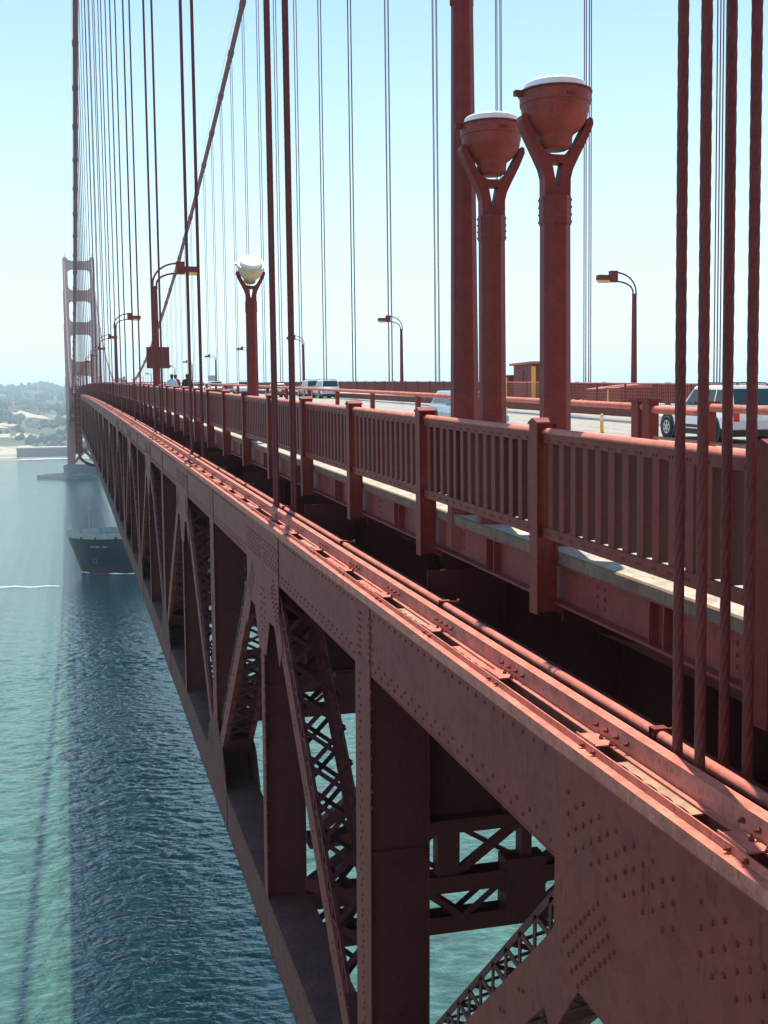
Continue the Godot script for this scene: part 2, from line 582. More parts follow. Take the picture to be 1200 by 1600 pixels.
func land() -> void:
	var n1 := fbm(51, 0.0024, 4)
	var n2 := fbm(52, 0.012, 4)
	var n3 := fbm(53, 0.0075, 3)
	var b := MB.new()
	b.colored = true
	var cols := 150
	var rows := 110
	var P := []
	var K := []
	for j in rows:
		var z := 1835.0 + 3900.0 * pow(float(j) / (rows - 1), 1.35)
		for i in cols:
			var x := -1500.0 + 2900.0 * i / (cols - 1)
			var h := ground_height(x, z, n1, n2)
			P.push_back(Vector3(x, h, -z))
			var w := n3.get_noise_2d(x, z)
			var g := Color(0.055, 0.066, 0.030).lerp(Color(0.085, 0.092, 0.050), smoothstep(-0.1, 0.3, n2.get_noise_2d(x + 900.0, z)))
			if w > 0.16 and z < 2500.0: g = g.lerp(Color(0.42, 0.34, 0.24), smoothstep(0.16, 0.26, w))
			if h < 4.5: g = Color(0.24, 0.22, 0.18)
			K.push_back(g)
	for j in rows - 1:
		for i in cols - 1:
			for t in [[0, 1, cols], [1, cols + 1, cols]]:
				var a: int = j * cols + i + t[0]
				var c: int = j * cols + i + t[1]
				var d: int = j * cols + i + t[2]
				b.ink = K[a]
				var nn: Vector3 = (P[c] - P[a]).cross(P[d] - P[a]).normalized()
				if nn.y < 0.0: nn = -nn
				b.tri(P[a], P[c], P[d], nn, nn, nn)
	var gm := mat("hill_ground", Color.WHITE, 0.95)
	gm.vertex_color_use_as_albedo = true
	structure(build("hills", b, gm))
	# woodland: many lumpy crowns that read as one wood from here
	var cb := MB.new()
	var cn := fbm(61, 0.9, 2)
	for la in 5:
		for lo in 8:
			var q := []
			for e in [[0, 0], [1, 0], [1, 1], [0, 1]]:
				var th: float = PI * (la + e[0]) / 5.0
				var ph: float = TAU * (lo + e[1]) / 8.0
				var d := Vector3(sin(th) * cos(ph), cos(th), sin(th) * sin(ph))
				q.push_back(d * (1.0 + 0.45 * cn.get_noise_3d(d.x * 2.0, d.y * 2.0, d.z * 2.0)))
			cb.quad(q[0], q[1], q[2], q[3], q[0] + q[2])
	var xfs := []
	var tries := 0
	while xfs.size() < 9000 and tries < 60000:
		tries += 1
		var x := rng.randf_range(-800.0, 300.0)
		var z := 1960.0 + 3300.0 * pow(rng.randf(), 1.1)
		if n3.get_noise_2d(x + 500.0, z) < -0.02 - (z - 1960.0) / 4500.0: continue
		if n3.get_noise_2d(x, z) > 0.14: continue
		var h := ground_height(x, z, n1, n2)
		if h < 9.0: continue
		var sc := rng.randf_range(3.2, 6.6)
		xfs.push_back(Transform3D(Basis(Vector3.UP, rng.randf() * TAU).scaled(Vector3(sc, sc * rng.randf_range(0.8, 1.5), sc)), Vector3(x, h + sc * 0.5, -z)))
	tag(many("woodland", cb.mesh(M.wood_dark), xfs, null), "dark wooded cover over the hazy hills", "woodland")
	# brick fort on the point
	var fort := thing("brick_fort", "low brick fort with a pale parapet on the far shore", "fort", Vector3(-38, 2.6, -1884))
	var fb := MB.new()
	var x0 := -73.0
	var x1 := 14.0
	fb.fbox(x0, x1, 0.0, 16.5, 1872.0, 1930.0)
	build("wall", fb, M.brick_far, fort)
	var pb := MB.new()
	pb.fbox(x0 - 0.6, x1 + 0.6, 16.5, 17.9, 1871.4, 1930.6)
	build("parapet", pb, M.stone_far, fort)
	var rb := MB.new()
	rb.fbox(x0 - 30.0, x1 + 40.0, -2.0, 3.0, 1858.0, 1936.0)
	build("sea_wall", rb, M.stone_far, fort)
	for row in 3:
		for k in 12:
			var wb := MB.new()
			var wx := x0 + 5.0 + k * 6.8
			wb.fbox(wx, wx + 1.7, 4.0 + row * 4.2, 6.1 + row * 4.2, 1871.7, 1872.4)
			build("window", wb, M.black, fort)
	var sf := MB.new()
	for i in 120:
		var xa := -700.0 + i * 8.0
		var xb := xa + 8.0
		var w := []
		for x in [xa, xb]:
			var zs := 1862.0 + 18.0 * sin(x * 0.013) - clampf(x, -400.0, 0.0) * 0.06
			if x > -104.0 and x < 54.0: zs = 1856.5
			w.push_back([zs - 3.0 - 2.5 * absf(sin(x * 0.11)) - 3.0 * absf(sin(x * 0.031)), zs + 2.5])
		sf.quad(Vector3(xa, 0.5, -w[0][0]), Vector3(xb, 0.5, -w[1][0]), Vector3(xb, 1.1, -w[1][1]), Vector3(xa, 1.1, -w[0][1]), Vector3.UP)
	tag(stuff(build("surf", sf, M.foam)), "white line of surf along the foot of the far shore", "surf")
	# pale houses among the trees
	for k in 26:
		var hx := rng.randf_range(-260.0, 40.0)
		var hz := rng.randf_range(2050.0, 2700.0)
		var gh := ground_height(hx, hz, n1, n2)
		if gh < 8.0: continue
		var w := rng.randf_range(7.0, 16.0)
		var ho := thing("house", "tiny pale house among the far wooded hills, %s of the scattered ones" % ordinal(k), "house", Vector3(hx, gh - 1.0, -hz), "houses on the far hills")
		var hb := MB.new()
		hb.box(Vector3(-w / 2, 0, -5), Vector3(w / 2, 6.5, 5))
		build("wall", hb, M.stone_far, ho, Transform3D.IDENTITY, false)
		var ro := MB.new()
		for s in [-1.0, 1.0]:
			ro.hexa([Vector3(-w / 2 - 0.5, 6.5, s * 5.6), Vector3(w / 2 + 0.5, 6.5, s * 5.6), Vector3(w / 2 + 0.5, 6.5, 0), Vector3(-w / 2 - 0.5, 6.5, 0), Vector3(-w / 2 - 0.5, 6.9, s * 5.6), Vector3(w / 2 + 0.5, 6.9, s * 5.6), Vector3(w / 2 + 0.5, 9.6, 0), Vector3(-w / 2 - 0.5, 9.6, 0)])
		build("roof", ro, M.brick_far, ho, Transform3D.IDENTITY, false)


# ---- the far tower ------------------------------------------------------------------------------
func tower() -> void:
	var z := 1271.0
	var t := thing("bridge_tower", "tall red stepped bridge tower with portal struts rising from the water", "tower", Vector3(18.5, 0, -z))
	var cx := [4.9, 32.1]
	# levels: bottom, top, half width of a leg across, half depth along
	var lev := [[14.0, 62.0, 4.0, 8.0], [62.0, 107.0, 3.7, 7.4], [107.0, 161.0, 3.35, 6.6], [161.0, 194.5, 2.9, 5.8], [194.5, 227.0, 2.45, 5.0]]
	for s in 2:
		var lb := MB.new()
		for l in lev:
			# fluted cells: a broad core with shallower flanks
			lb.fbox(cx[s] - l[2] * 0.72, cx[s] + l[2] * 0.72, l[0], l[1] - 0.05, z - l[3], z + l[3])
			lb.fbox(cx[s] - l[2], cx[s] + l[2], l[0], l[1] - 2.0, z - l[3] * 0.72, z + l[3] * 0.72)
			lb.fbox(cx[s] - l[2] * 0.88, cx[s] + l[2] * 0.88, l[0], l[1] - 1.0, z - l[3] * 0.88, z + l[3] * 0.88)
		var leg := build("leg", lb, M.tower_red, t)
		var fb := MB.new()
		fb.tube([V(cx[s], 227.0 - H, z), V(cx[s], 231.5 - H, z)], [0.35, 0.2], 6)
		build("beacon_mast", fb, M.tower_red, leg)
	# portal struts with rounded corners to the openings
	for q in [[215.0, 226.0, 2.3], [182.8, 193.6, 2.7], [148.5, 161.0, 3.1], [106.0, 120.5, 3.5]]:
		var xa: float = cx[0] + q[2] - 0.3
		var xb: float = cx[1] - q[2] + 0.3
		var pl := PackedVector2Array()
		var rad := 4.6
		pl.push_back(Vector2(xa, q[1]))
		if q[1] > 200.0:
			pl[0] = Vector2(xa, q[1] + 0.6)
			for e in 5: pl.push_back(Vector2(xa + 1.0 + e * 1.2, q[1] - 1.6 - 0.25 * e))
			for e in 5: pl.push_back(Vector2(xb - 5.8 + e * 1.2, q[1] - 2.6 + 0.25 * e))
			pl.push_back(Vector2(xb, q[1] + 0.6))
		else:
			for e in 5:
				var a := PI * 0.5 * e / 4.0
				if e > 0: pl.push_back(Vector2(xa + rad * (1.0 - cos(a)), q[1] + rad * (1.0 - sin(a))))
			pl[0] = Vector2(xa, q[1] + rad)
			for e in 5:
				var a := PI * 0.5 * (4 - e) / 4.0
				pl.push_back(Vector2(xb - rad * (1.0 - cos(a)), q[1] + rad * (1.0 - sin(a))))
		for e in 5:
			var a := PI * 0.5 * e / 4.0
			pl.push_back(Vector2(xb - rad * (1.0 - cos(a)), q[0] - rad * (1.0 - sin(a))))
		for e in 5:
			var a := PI * 0.5 * (4 - e) / 4.0
			pl.push_back(Vector2(xa + rad * (1.0 - cos(a)), q[0] - rad * (1.0 - sin(a))))
		var sb := MB.new()
		sb.plate(pl, Vector3(0, 0, -z - 3.6), Vector3.RIGHT, Vector3.UP, Vector3(0, 0, 7.2))
		build("portal_strut", sb, M.tower_red, t)
	# crossed bracing below the deck
	for q in [[16.0, 40.0], [40.0, 62.0]]:
		for s in [0, 1]:
			var xb2 := MB.new()
			xb2.beam(V(cx[0] + 3, (q[0] if s == 0 else q[1]) - H, z), V(cx[1] - 3, (q[1] if s == 0 else q[0]) - H, z), 3.0, 2.2, Vector3(0, 0, 1))
			build("cross_brace", xb2, M.tower_red, t)
	var pb := MB.new()
	pb.fbox(-3.5, 40.5, -6.0, 14.0, z - 13.0, z + 13.0)
	build("pier", pb, M.pier_concrete, t)
	# oval fender wall round the pier
	var fb2 := MB.new()
	var k := 64
	for i in k:
		var a := TAU * i / k
		var c := TAU * (i + 1) / k
		var e0 := [Vector2(cos(a), sin(a)), Vector2(cos(c), sin(c))]
		var pts := []
		for h in [-4.0, 4.2]:
			for d in [[49.0, 28.0], [45.5, 24.5]]:
				for e in e0: pts.push_back(Vector3(18.5 + e.x * d[0], h, -z - e.y * d[1]))
		fb2.hexa([pts[0], pts[1], pts[3], pts[2], pts[4], pts[5], pts[7], pts[6]])
	build("pier_fender", fb2, M.pier_concrete, t)


func near_tower() -> void:
	# the viewer stands on the walkway just in front of this one
	var t := thing("bridge_tower", "red tower that the walkway passes, right behind the viewer", "tower", Vector3(18.0, 0, 10.0))
	for x in [3.96, 31.4]:
		var lb := MB.new()
		for l in [[-6.0, 30.0, 5.4, 7.6], [30.0, 107.0, 4.6, 7.2], [107.0, 161.0, 4.0, 6.6], [161.0, 194.5, 3.4, 5.8], [194.5, 227.0, 2.8, 5.0]]:
			lb.fbox(x - l[2] * 0.72, x + l[2] * 0.72, l[0], l[1] - 0.05, -10.0 - l[3], -10.0 + l[3])
			lb.fbox(x - l[2], x + l[2], l[0], l[1] - 2.0, -10.0 - l[3] * 0.72, -10.0 + l[3] * 0.72)
		build("leg", lb, M.tower_red, t)
	for q in [[215.0, 226.0], [182.8, 193.6], [148.5, 161.0], [106.0, 120.5]]:
		var sb := MB.new()
		sb.fbox(6.0, 29.4, q[0], q[1], -13.0, -7.0)
		build("portal_strut", sb, M.tower_red, t)


# ---- main cables --------------------------------------------------------------------------------
func cable_y(z: float) -> float:
	var a := 3.0e-4 if z < 631.0 else 3.6e-4
	return 15.0 + a * (z - 631.0) * (z - 631.0)

func cables() -> void:
	for side in 2:
		var x := 3.965 if side == 0 else 31.4
		var lab := "near main cable sweeping down along the left end of the bridge" if side == 0 else "far main cable sloping down behind the roadway from the top of the picture"
		var t := thing("main_cable", lab, "cable", V(x, cable_y(631.0), 631.0), "main suspension cables")
		var b := MB.new()
		var pts := []
		var rad := []
		var z := 0.0
		while z <= 1271.0:
			pts.push_back(V(x, cable_y(z), z)); rad.push_back(0.46); z += 7.62
		b.tube(pts, rad, 12)
		build("cable", b, M.cable_red, t)
		for k in 82:
			var bz := 6.53 + 15.24 * k
			var d := (V(x, cable_y(bz + 1.0), bz + 1.0) - V(x, cable_y(bz - 1.0), bz - 1.0)).normalized()
			var cbm := MB.new()
			var c := V(x, cable_y(bz), bz)
			cbm.tube([c - d * 0.75, c - d * 0.7, c + d * 0.7, c + d * 0.75], [0.5, 0.58, 0.58, 0.5], 10)
			cbm.box(c + Vector3(-0.3, -0.85, -0.35), c + Vector3(0.3, -0.4, 0.35))
			build("cable_band", cbm, M.cable_red, t)
		for s in [-1.0, 1.0]:
			var hb := MB.new()
			var hp := []
			var hr := []
			z = 0.0
			while z <= 1271.0:
				hp.push_back(V(x + s * 0.55, cable_y(z) + 1.25, z)); hr.push_back(0.022); z += 15.24
			hb.tube(hp, hr, 5)
			build("hand_rope", hb, M.cable_red, t)


# ---- deck ---------------------------------------------------------------------------------------
func deck() -> void:
	var b := MB.new()
	strip(b, rect(7.3, 26.3, -2.36, -2.08), -12.0, ZEND)
	structure(build("roadway", b, M.asphalt))
	b = MB.new()
	strip(b, rect(4.52, 7.1, -1.81, -1.70), -12.0, ZEND)
	structure(build("sidewalk", b, M.concrete))
	b = MB.new()
	strip(b, [Vector2(4.496, -1.812), Vector2(4.52, -1.812), Vector2(4.52, -1.702), Vector2(4.508, -1.702), Vector2(4.496, -1.714)], -12.0, ZEND)
	structure(build("sidewalk_edge", b, M.old_concrete))
	b = MB.new()
	strip(b, rect(26.6, 30.6, -1.74, -1.63), -12.0, ZEND)
	structure(build("sidewalk", b, M.concrete))
	for q in [[7.1, 7.3, -1.71], [26.3, 26.6, -1.64]]:
		b = MB.new()
		strip(b, [Vector2(q[0], -2.36), Vector2(q[1], -2.36), Vector2(q[1], q[2] - 0.02), Vector2(q[1] - 0.02, q[2]), Vector2(q[0] + 0.02, q[2]), Vector2(q[0], q[2] - 0.02)], -12.0, ZEND)
		structure(build("kerb", b, M.primer))
	# expansion joints and tar seams, lane markings
	b = MB.new()
	for lx in [8.9, 10.42, 12.05, 13.57, 16.72, 18.3, 19.87, 23.02, 24.6]:
		strip(b, rect(lx - 0.035, lx + 0.035, -2.08, -2.076), -10.0, 420.0, 15.24)
	structure(build("road_seams", b, M.tar))
	b = MB.new()
	for lx in [10.5, 13.65, 16.8, 19.95, 23.1]:
		var z := -6.0
		while z < 420.0:
			strip(b, rect(lx - 0.06, lx + 0.06, -2.08, -2.072), z, z + (0.16 if z < 400 else 1.0), 3.0)
			z += 2.1 if fmod(z + 600.0, 14.4) < 6.5 else 7.9
	structure(build("lane_markings", b, M.white_line))
	# yellow lane tubes stand in their sockets along the lane line
	for k in 9:
		var z: float = 37.9 + [0.0, 9.3, 27.9, 37.2, 55.2, 73.0, 91.0, 109.0, 127.0][k]
		var x := 18.16 if k < 2 else 17.1
		var t := thing("lane_tube", "yellow plastic lane tube on the roadway, %s from the viewer" % ordinal(k), "traffic tube", C(x, -2.08, z), "yellow lane tubes on the roadway")
		var tb := MB.new()
		tb.lathe([Vector2(0.0, 0.0), Vector2(0.1, 0.0), Vector2(0.09, 0.03), Vector2(0.062, 0.06), Vector2(0.058, 0.62), Vector2(0.04, 0.66), Vector2(0.0, 0.67)], 10)
		build("tube", tb, M.yellow, t, Transform3D.IDENTITY, false)
		var cb := MB.new()
		cb.lathe([Vector2(0.0595, 0.44), Vector2(0.064, 0.45), Vector2(0.064, 0.56), Vector2(0.0595, 0.57)], 10)
		build("band", cb, M.white_line, t, Transform3D.IDENTITY, false)


# ---- stiffening trusses -------------------------------------------------------------------------
const XO := 3.40           # outer face of the near truss
const XI := 4.20
const DT := -2.72          # where the diagonals meet above
const DB := -9.82          # and below

func rivet_mesh(r := 0.021, h := 0.014) -> Mesh:
	var b := MB.new()
	b.lathe([Vector2(r, 0.0), Vector2(r * 0.93, h * 0.55), Vector2(r * 0.55, h * 0.93), Vector2(0.0, h)], 8)
	return b.mesh(M.rivet_paint)

# rivet standing on a face that looks towards -X (east)
func east_rivet(y: float, z: float, x: float) -> Transform3D:
	return Transform3D(Basis(Vector3(0, 0, 1), PI / 2), C(x, y, z))

func hex_bolt() -> Mesh:
	var b := MB.new()
	b.lathe([Vector2(0.01735, 0.0), Vector2(0.01735, 0.006), Vector2(0.0173, 0.007)], 10)
	b.lathe([Vector2(0.0173, 0.006), Vector2(0.0173, 0.019), Vector2(0.0151, 0.021), Vector2(0.0, 0.021)], 6, Vector3.ZERO, true)
	b.lathe([Vector2(0.0086, 0.021), Vector2(0.0086, 0.036), Vector2(0.0, 0.038)], 7)
	return b.mesh(M.red_paint_fine)

func diagonal_meshes() -> Array:
	# from (0, DT) at a top point to (+PANEL, DB) at a bottom point, local frame
	var out := []
	for s in [1.0, -1.0]:
		var p := Vector2(0.0, DT)
		var q := Vector2(s * PANEL, DB)
		var d := (q - p).normalized()
		var nrm := Vector2(-d.y, d.x)
		var L := (q - p).length()
		var t0 := 1.3
		var t1 := L - 1.1
		var b := MB.new()
		for xx in [[XO, 1.0], [4.10, -1.0]]:
			var a := p + d * t0
			var e := p + d * t1
			var w := nrm * 0.205
			var poly := [a - w, a + w, e + w, e - w]
			var lo := []
			var hi := []
			for c in poly:
				lo.push_back(Vector3(xx[0], c.y, -c.x)); hi.push_back(Vector3(xx[0] + 0.018, c.y, -c.x))
			b.hexa(lo + hi)
			# inward legs of the corner angles
			for sd in [-1.0, 1.0]:
				var w1: Vector2 = nrm * 0.205 * sd
				var w2: Vector2 = nrm * 0.19 * sd
				lo = []; hi = []
				var x1: float = xx[0] + 0.018 if xx[1] > 0 else xx[0] - 0.11
				for c in [a + w1, a + w2, e + w2, e + w1]:
					lo.push_back(Vector3(x1, c.y, -c.x)); hi.push_back(Vector3(x1 + 0.11, c.y, -c.x))
				b.hexa(lo + hi)
		var lace := MB.new()
		var step := 0.62
		for sd in [-1.0, 1.0]:
			var k := 0
			var t := t0 + 0.35
			# stay plates at both ends, crossed lacing between
			for e2 in [t0 + 0.1, t1 - 0.75]:
				var pl := []
				var pu := []
				for c in [[0.0, XO + 0.02], [0.65, XO + 0.02], [0.65, 4.1], [0.0, 4.1]]:
					var g: Vector2 = p + d * (e2 + c[0]) + nrm * 0.206 * sd
					var g2: Vector2 = g + nrm * 0.012 * sd
					pl.push_back(Vector3(c[1], g.y, -g.x)); pu.push_back(Vector3(c[1], g2.y, -g2.x))
				lace.hexa(pl + pu)
			t = t0 + 0.8
			while t < t1 - 0.8 - step:
				var off := 0.209 if sd * s < 0.0 else 0.40
				for x2 in [0, 1]:
					var ga: Vector2 = p + d * t + nrm * (off + 0.012 * x2) * sd
					var gb: Vector2 = p + d * (t + step) + nrm * (off + 0.012 * x2) * sd
					var A := Vector3(XO + 0.04 if x2 == 0 else 4.09, ga.y, -ga.x)
					var B := Vector3(4.09 if x2 == 0 else XO + 0.04, gb.y, -gb.x)
					lace.beam(A, B, 0.075, 0.011, Vector3(0, nrm.y, -nrm.x) * sd)
				t += step
				k += 1
			if sd * s > 0.0:
				# the upper lacing runs between two standing angles
				for xx in [XO + 0.03, 4.05]:
					var bar := func(ta: float, oa: float, tb: float, ob: float, w: float) -> void:
						var ga: Vector2 = p + d * ta + nrm * oa * sd
						var gb: Vector2 = p + d * tb + nrm * ob * sd
						lace.beam(Vector3(xx, ga.y, -ga.x), Vector3(xx, gb.y, -gb.x), w, 0.014, Vector3.RIGHT)
					bar.call(t0 + 0.7, 0.425, t1 - 0.7, 0.425, 0.06)
					var tv := t0 + 0.75
					while tv < t1 - 1.2:
						bar.call(tv, 0.2, tv + 0.21, 0.42, 0.05)
						bar.call(tv + 0.21, 0.42, tv + 0.42, 0.2, 0.05)
						tv += 0.42
		out.push_back([b.mesh(M.red_paint), lace.mesh(M.baked_shade_paint)])
	return out

func add_face(o: Node3D, me: Mesh) -> void:
	var q := MeshInstance3D.new()
	q.mesh = me
	put(q, "face_plate", o)

func east_truss() -> void:
	var t := thing("stiffening_truss", "near riveted steel truss of the bridge with its sunlit top chord", "truss", C(XO, -9.324, 0), "stiffening trusses under the deck edges")
	var hp := PANEL / 2.0
	# --- pieces that repeat in every panel
	var b := MB.new()
	b.fbox(XO, XO + 0.02, -3.550, -2.661, -hp, hp)                   # outer web
	b.fbox(XO - 0.006, XO + 0.12, -3.569, -3.550, -hp, hp)           # lower lip
	b.fbox(XO + 0.02, XO + 0.12, -3.550, -3.423, -hp + 0.3, -hp + 0.315)
	var web := b.mesh(M.red_paint)
	b = MB.new()
	b.fbox(XO + 0.10, 4.16, -3.518, -3.502, -hp, hp)                 # floor of the box
	b.fbox(4.18, XI, -3.55, -2.662, -hp, hp)                         # inner web
	b.fbox(4.10, 4.262, -2.662, -2.647, -hp, hp)                     # its flange
	b.fbox(XO + 0.0205, XO + 0.024, -3.497, -2.674, -hp, hp)
	var web2 := b.mesh(M.baked_shade_paint)
	b = MB.new()
	b.fbox(XO - 0.008, XO + 0.068, -2.660, -2.645, -hp, hp)
	b.fbox(XO + 0.068, XO + 0.080, -2.660, -2.593, -hp, hp)
	b.fbox(XO - 0.008, XO, -2.75, -2.660, -hp, hp)
	var flange := b.mesh(M.faded_sunlit_paint)
	b = MB.new()
	b.fbox(3.600, 3.650, -2.614, -2.602, -hp, hp)
	b.fbox(3.650, 3.660, -3.3, -2.470, -hp, hp)
	b.fbox(3.645, 3.737, -2.470, -2.456, -hp, hp)
	var channel := b.mesh(M.faded_sunlit_paint)
	b = MB.new()
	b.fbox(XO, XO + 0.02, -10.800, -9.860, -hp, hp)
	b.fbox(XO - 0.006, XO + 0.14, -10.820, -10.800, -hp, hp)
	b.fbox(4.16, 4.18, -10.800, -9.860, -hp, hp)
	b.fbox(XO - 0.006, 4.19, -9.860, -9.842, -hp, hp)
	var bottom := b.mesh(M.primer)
	# verticals: broad boxed posts at odd points, slim ones below the gussets
	b = MB.new()
	b.fbox(XO - 0.016, XO, -9.893, -3.444, -0.36, 0.36)
	var broad_face := b.mesh(M.red_paint)
	b = MB.new()
	b.fbox(XO + 0.001, 4.12, -9.839, -3.571, -0.30, -0.285)
	b.fbox(XO + 0.001, 4.12, -9.839, -3.571, 0.285, 0.30)
	b.fbox(4.12, 4.135, -9.839, -3.571, -0.36, 0.36)
	b.fbox(XO + 0.02, 4.1, -5.870, -5.767, -0.345, -0.302)
	var broad := b.mesh(M.baked_shade_paint)
	b = MB.new()
	b.fbox(XO - 0.016, XO, -9.839, -4.375, -0.17, 0.17)
	var slim_face := b.mesh(M.red_paint)
	b = MB.new()
	b.fbox(XO + 0.001, 4.12, -9.839, -3.571, -0.01, 0.01)
	b.fbox(4.12, 4.135, -9.839, -3.571, -0.17, 0.17)
	b.fbox(XO + 0.002, 4.11, -5.870, -5.746, -0.06, -0.0105)
	var slim := b.mesh(M.baked_shade_paint)
	var gp := PackedVector2Array()
	var half := [Vector2(1.78, -2.747), Vector2(1.78, -4.086), Vector2(2.12, -4.602), Vector2(1.80, -4.973), Vector2(1.34, -4.375), Vector2(0.82, -4.395), Vector2(0.40, -5.097)]
	for p in half: gp.push_back(p)
	for i in half.size(): gp.push_back(Vector2(-half[half.size() - 1 - i].x, half[half.size() - 1 - i].y))
	b = MB.new()
	b.plate(gp, Vector3(XO - 0.0165, 0, 0), Vector3(0, 0, -1), Vector3.UP, Vector3(0.0155, 0, 0))
	b.plate(gp, Vector3(4.125, 0, 0), Vector3(0, 0, -1), Vector3.UP, Vector3(0.0155, 0, 0))
	var gusset := b.mesh(M.red_paint)
	gp = PackedVector2Array()
	half = [Vector2(1.9, -10.789), Vector2(1.9, -9.788), Vector2(1.35, -9.066), Vector2(0.9, -8.911), Vector2(0.42, -8.499)]
	for p in half: gp.push_back(p)
	for i in half.size(): gp.push_back(Vector2(-half[half.size() - 1 - i].x, half[half.size() - 1 - i].y))
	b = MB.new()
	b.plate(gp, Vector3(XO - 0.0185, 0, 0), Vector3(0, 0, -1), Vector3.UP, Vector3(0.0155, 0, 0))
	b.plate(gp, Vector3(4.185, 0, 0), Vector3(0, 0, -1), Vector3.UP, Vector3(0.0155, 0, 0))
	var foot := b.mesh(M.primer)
	b = MB.new()
	b.fbox(XO - 0.0125, XO - 0.0005, -3.534, -2.753, -0.34, 0.34)
	var splice := b.mesh(M.red_paint)
	var diag := diagonal_meshes()
	var k := -2
	while ZP + PANEL * k < ZEND - 4.0:
		var z := ZP + PANEL * k
		var f := F(0, 0, z)
		part("chord_web", web, t, f)
		part("inner_web", web2, t, f)
		part("chord_flange", flange, t, f)
		part("chord_channel", channel, t, f)
		part("bottom_chord", bottom, t, f)
		if k % 2 == 0:
			part("gusset_plate", gusset, t, f)
			add_face(part("slim_post", slim, t, f), slim_face)
			for s in 2:
				var dg := part("diagonal", diag[s][0], t, f)
				if z < 190.0:
					var l := MeshInstance3D.new()
					l.mesh = diag[s][1]
					put(l, "lacing", dg)
		else:
			add_face(part("broad_post", broad, t, f), broad_face)
			part("foot_gusset", foot, t, f)
			part("splice_plate", splice, t, f)
		k += 1
	# --- rivets of the nearer panels
	var xs := []
	var zend := 82.0
	var z := -9.324
	while z < zend:
		xs.push_back(east_rivet(-2.811, z, XO)); z += 0.22
	z = -9.324
	var alt := 0
	while z < zend:
		xs.push_back(east_rivet(-3.476 if alt % 2 == 0 else -3.392, z, XO)); z += 0.135; alt += 1
	z = -9.324
	while z < zend:
		xs.push_back(east_rivet(-9.947, z, XO)); xs.push_back(east_rivet(-10.713, z + 0.1, XO)); z += 0.30
	for kk in range(-1, 11):
		var zc := ZP + PANEL * kk
		if kk % 2 != 0:
			for i in 4:
				for j in 7: xs.push_back(east_rivet(-2.895 - j * 0.085, zc + [-0.29, -0.2, 0.2, 0.29][i] + (0.02 if j % 2 else -0.02), XO - 0.012))
			for j in 60:
				xs.push_back(east_rivet(-3.653 - j * 0.1, zc + (0.30 if j % 2 else 0.24), XO - 0.016))
				if j < 16 or j > 48: xs.push_back(east_rivet(-3.653 - j * 0.1, zc - (0.30 if j % 2 else 0.24), XO - 0.016))
			for s in [-1.0, 1.0]:
				for i in 3:
					for j in 9: xs.push_back(east_rivet(-9.788 + j * 0.085 - 0.1 * i, zc + s * (0.62 + i * 0.12 + j * 0.1), XO - 0.0185))
			continue
		for s in [-1.0, 1.0]:
			var d := Vector2(s * PANEL, DB - DT).normalized()
			var nn := Vector2(-d.y, d.x)
			for i in 4:
				for j in 9:
					var q := Vector2(0, DT) + d * (1.42 + j * 0.098 + (0.03 if i % 2 else 0.0)) + nn * (-0.165 + i * 0.11)
					xs.push_back(east_rivet(q.y, zc + q.x, XO - 0.0165))
			var tt := 2.5
			var a2 := 0
			while tt < 8.8:
				var q := Vector2(0, DT) + d * tt + nn * (0.13 if a2 % 2 else -0.13)
				xs.push_back(east_rivet(q.y, zc + q.x, XO))
				q = Vector2(0, DT) + d * (tt + 0.09) + nn * (0.17 if a2 % 2 else -0.17)
				xs.push_back(east_rivet(q.y, zc + q.x, XO))
				tt += 0.30; a2 += 1
			for j in 13:
				for i in 3:
					xs.push_back(east_rivet(-2.980 - i * 0.155 - (0.07 if j % 2 else 0.0), zc + s * (0.16 + j * 0.125), XO - 0.0165))
			for j in 8: xs.push_back(east_rivet(-3.911 - j * 0.13, zc + s * (0.13 + (0.05 if j % 2 else 0.0)), XO - 0.0165))
		for j in 36: xs.push_back(east_rivet(-5.200 - j * 0.12, zc + (0.1 if j % 2 else -0.1), XO - 0.016))
	many("rivets", rivet_mesh(), xs, t)
	# --- batten plates across the open top, with their bolts
	b = MB.new()
	b.fbox(3.482, 3.644, -2.600, -2.588, -0.15, 0.15)
	b.fbox(3.481, 3.490, -2.588, -2.572, -0.15, 0.15)
	var batten := b.mesh(M.faded_sunlit_paint)
	b = MB.new()
	var sc := PackedVector2Array()
	sc.push_back(Vector2(0.0, 3.605)); 
	var scal := 5
	sc.push_back(Vector2(0.98, 3.605))
	for i in range(scal * 6, -1, -1):
		var q := float(i) / (scal * 6)
		sc.push_back(Vector2(q * 0.98, 3.535 + 0.018 * absf(sin(q * scal * PI)) - 0.02))
	b.plate(sc, Vector3(0, -2.632, 0), Vector3(0, 0, -1), Vector3.RIGHT, Vector3(0, 0.012, 0))
	var scal_mesh := [b.mesh(M.faded_sunlit_paint), b.mesh(M.undercoat)]
	var bolts := []
	var bolt := hex_bolt()
	z = 3.62
	k = 0
	while z < 95.0:
		var bp := part("batten_plate", batten, t, F(0, 0, z))
		if z < 42.0:
			for i in 2: bolts.push_back(U(3.60, -2.588, z + 0.08 - 0.16 * i))
		for i in 2:
			bolts.push_back(Transform3D(Basis(Vector3(0, 0, 1), PI / 2), C(XO + 0.068, -2.622, z + 0.09 - 0.18 * i)))
			for j in 2: bolts.push_back(Transform3D(Basis(Vector3(0, 0, 1), PI / 2), C(3.650, -2.535, z + 0.24 - 0.16 * (i + 2 * j))))
		if k % 7 != 2: part("scalloped_plate", scal_mesh[1 if k % 3 == 1 else 0], t, F(0, 0, z + (0.22 if k != 1 else 0.5)))
		z += 1.905; k += 1
	z = -2.0
	var tops := []
	while z < 70.0:
		tops.push_back(U(4.13, -2.647, z)); z += 0.24
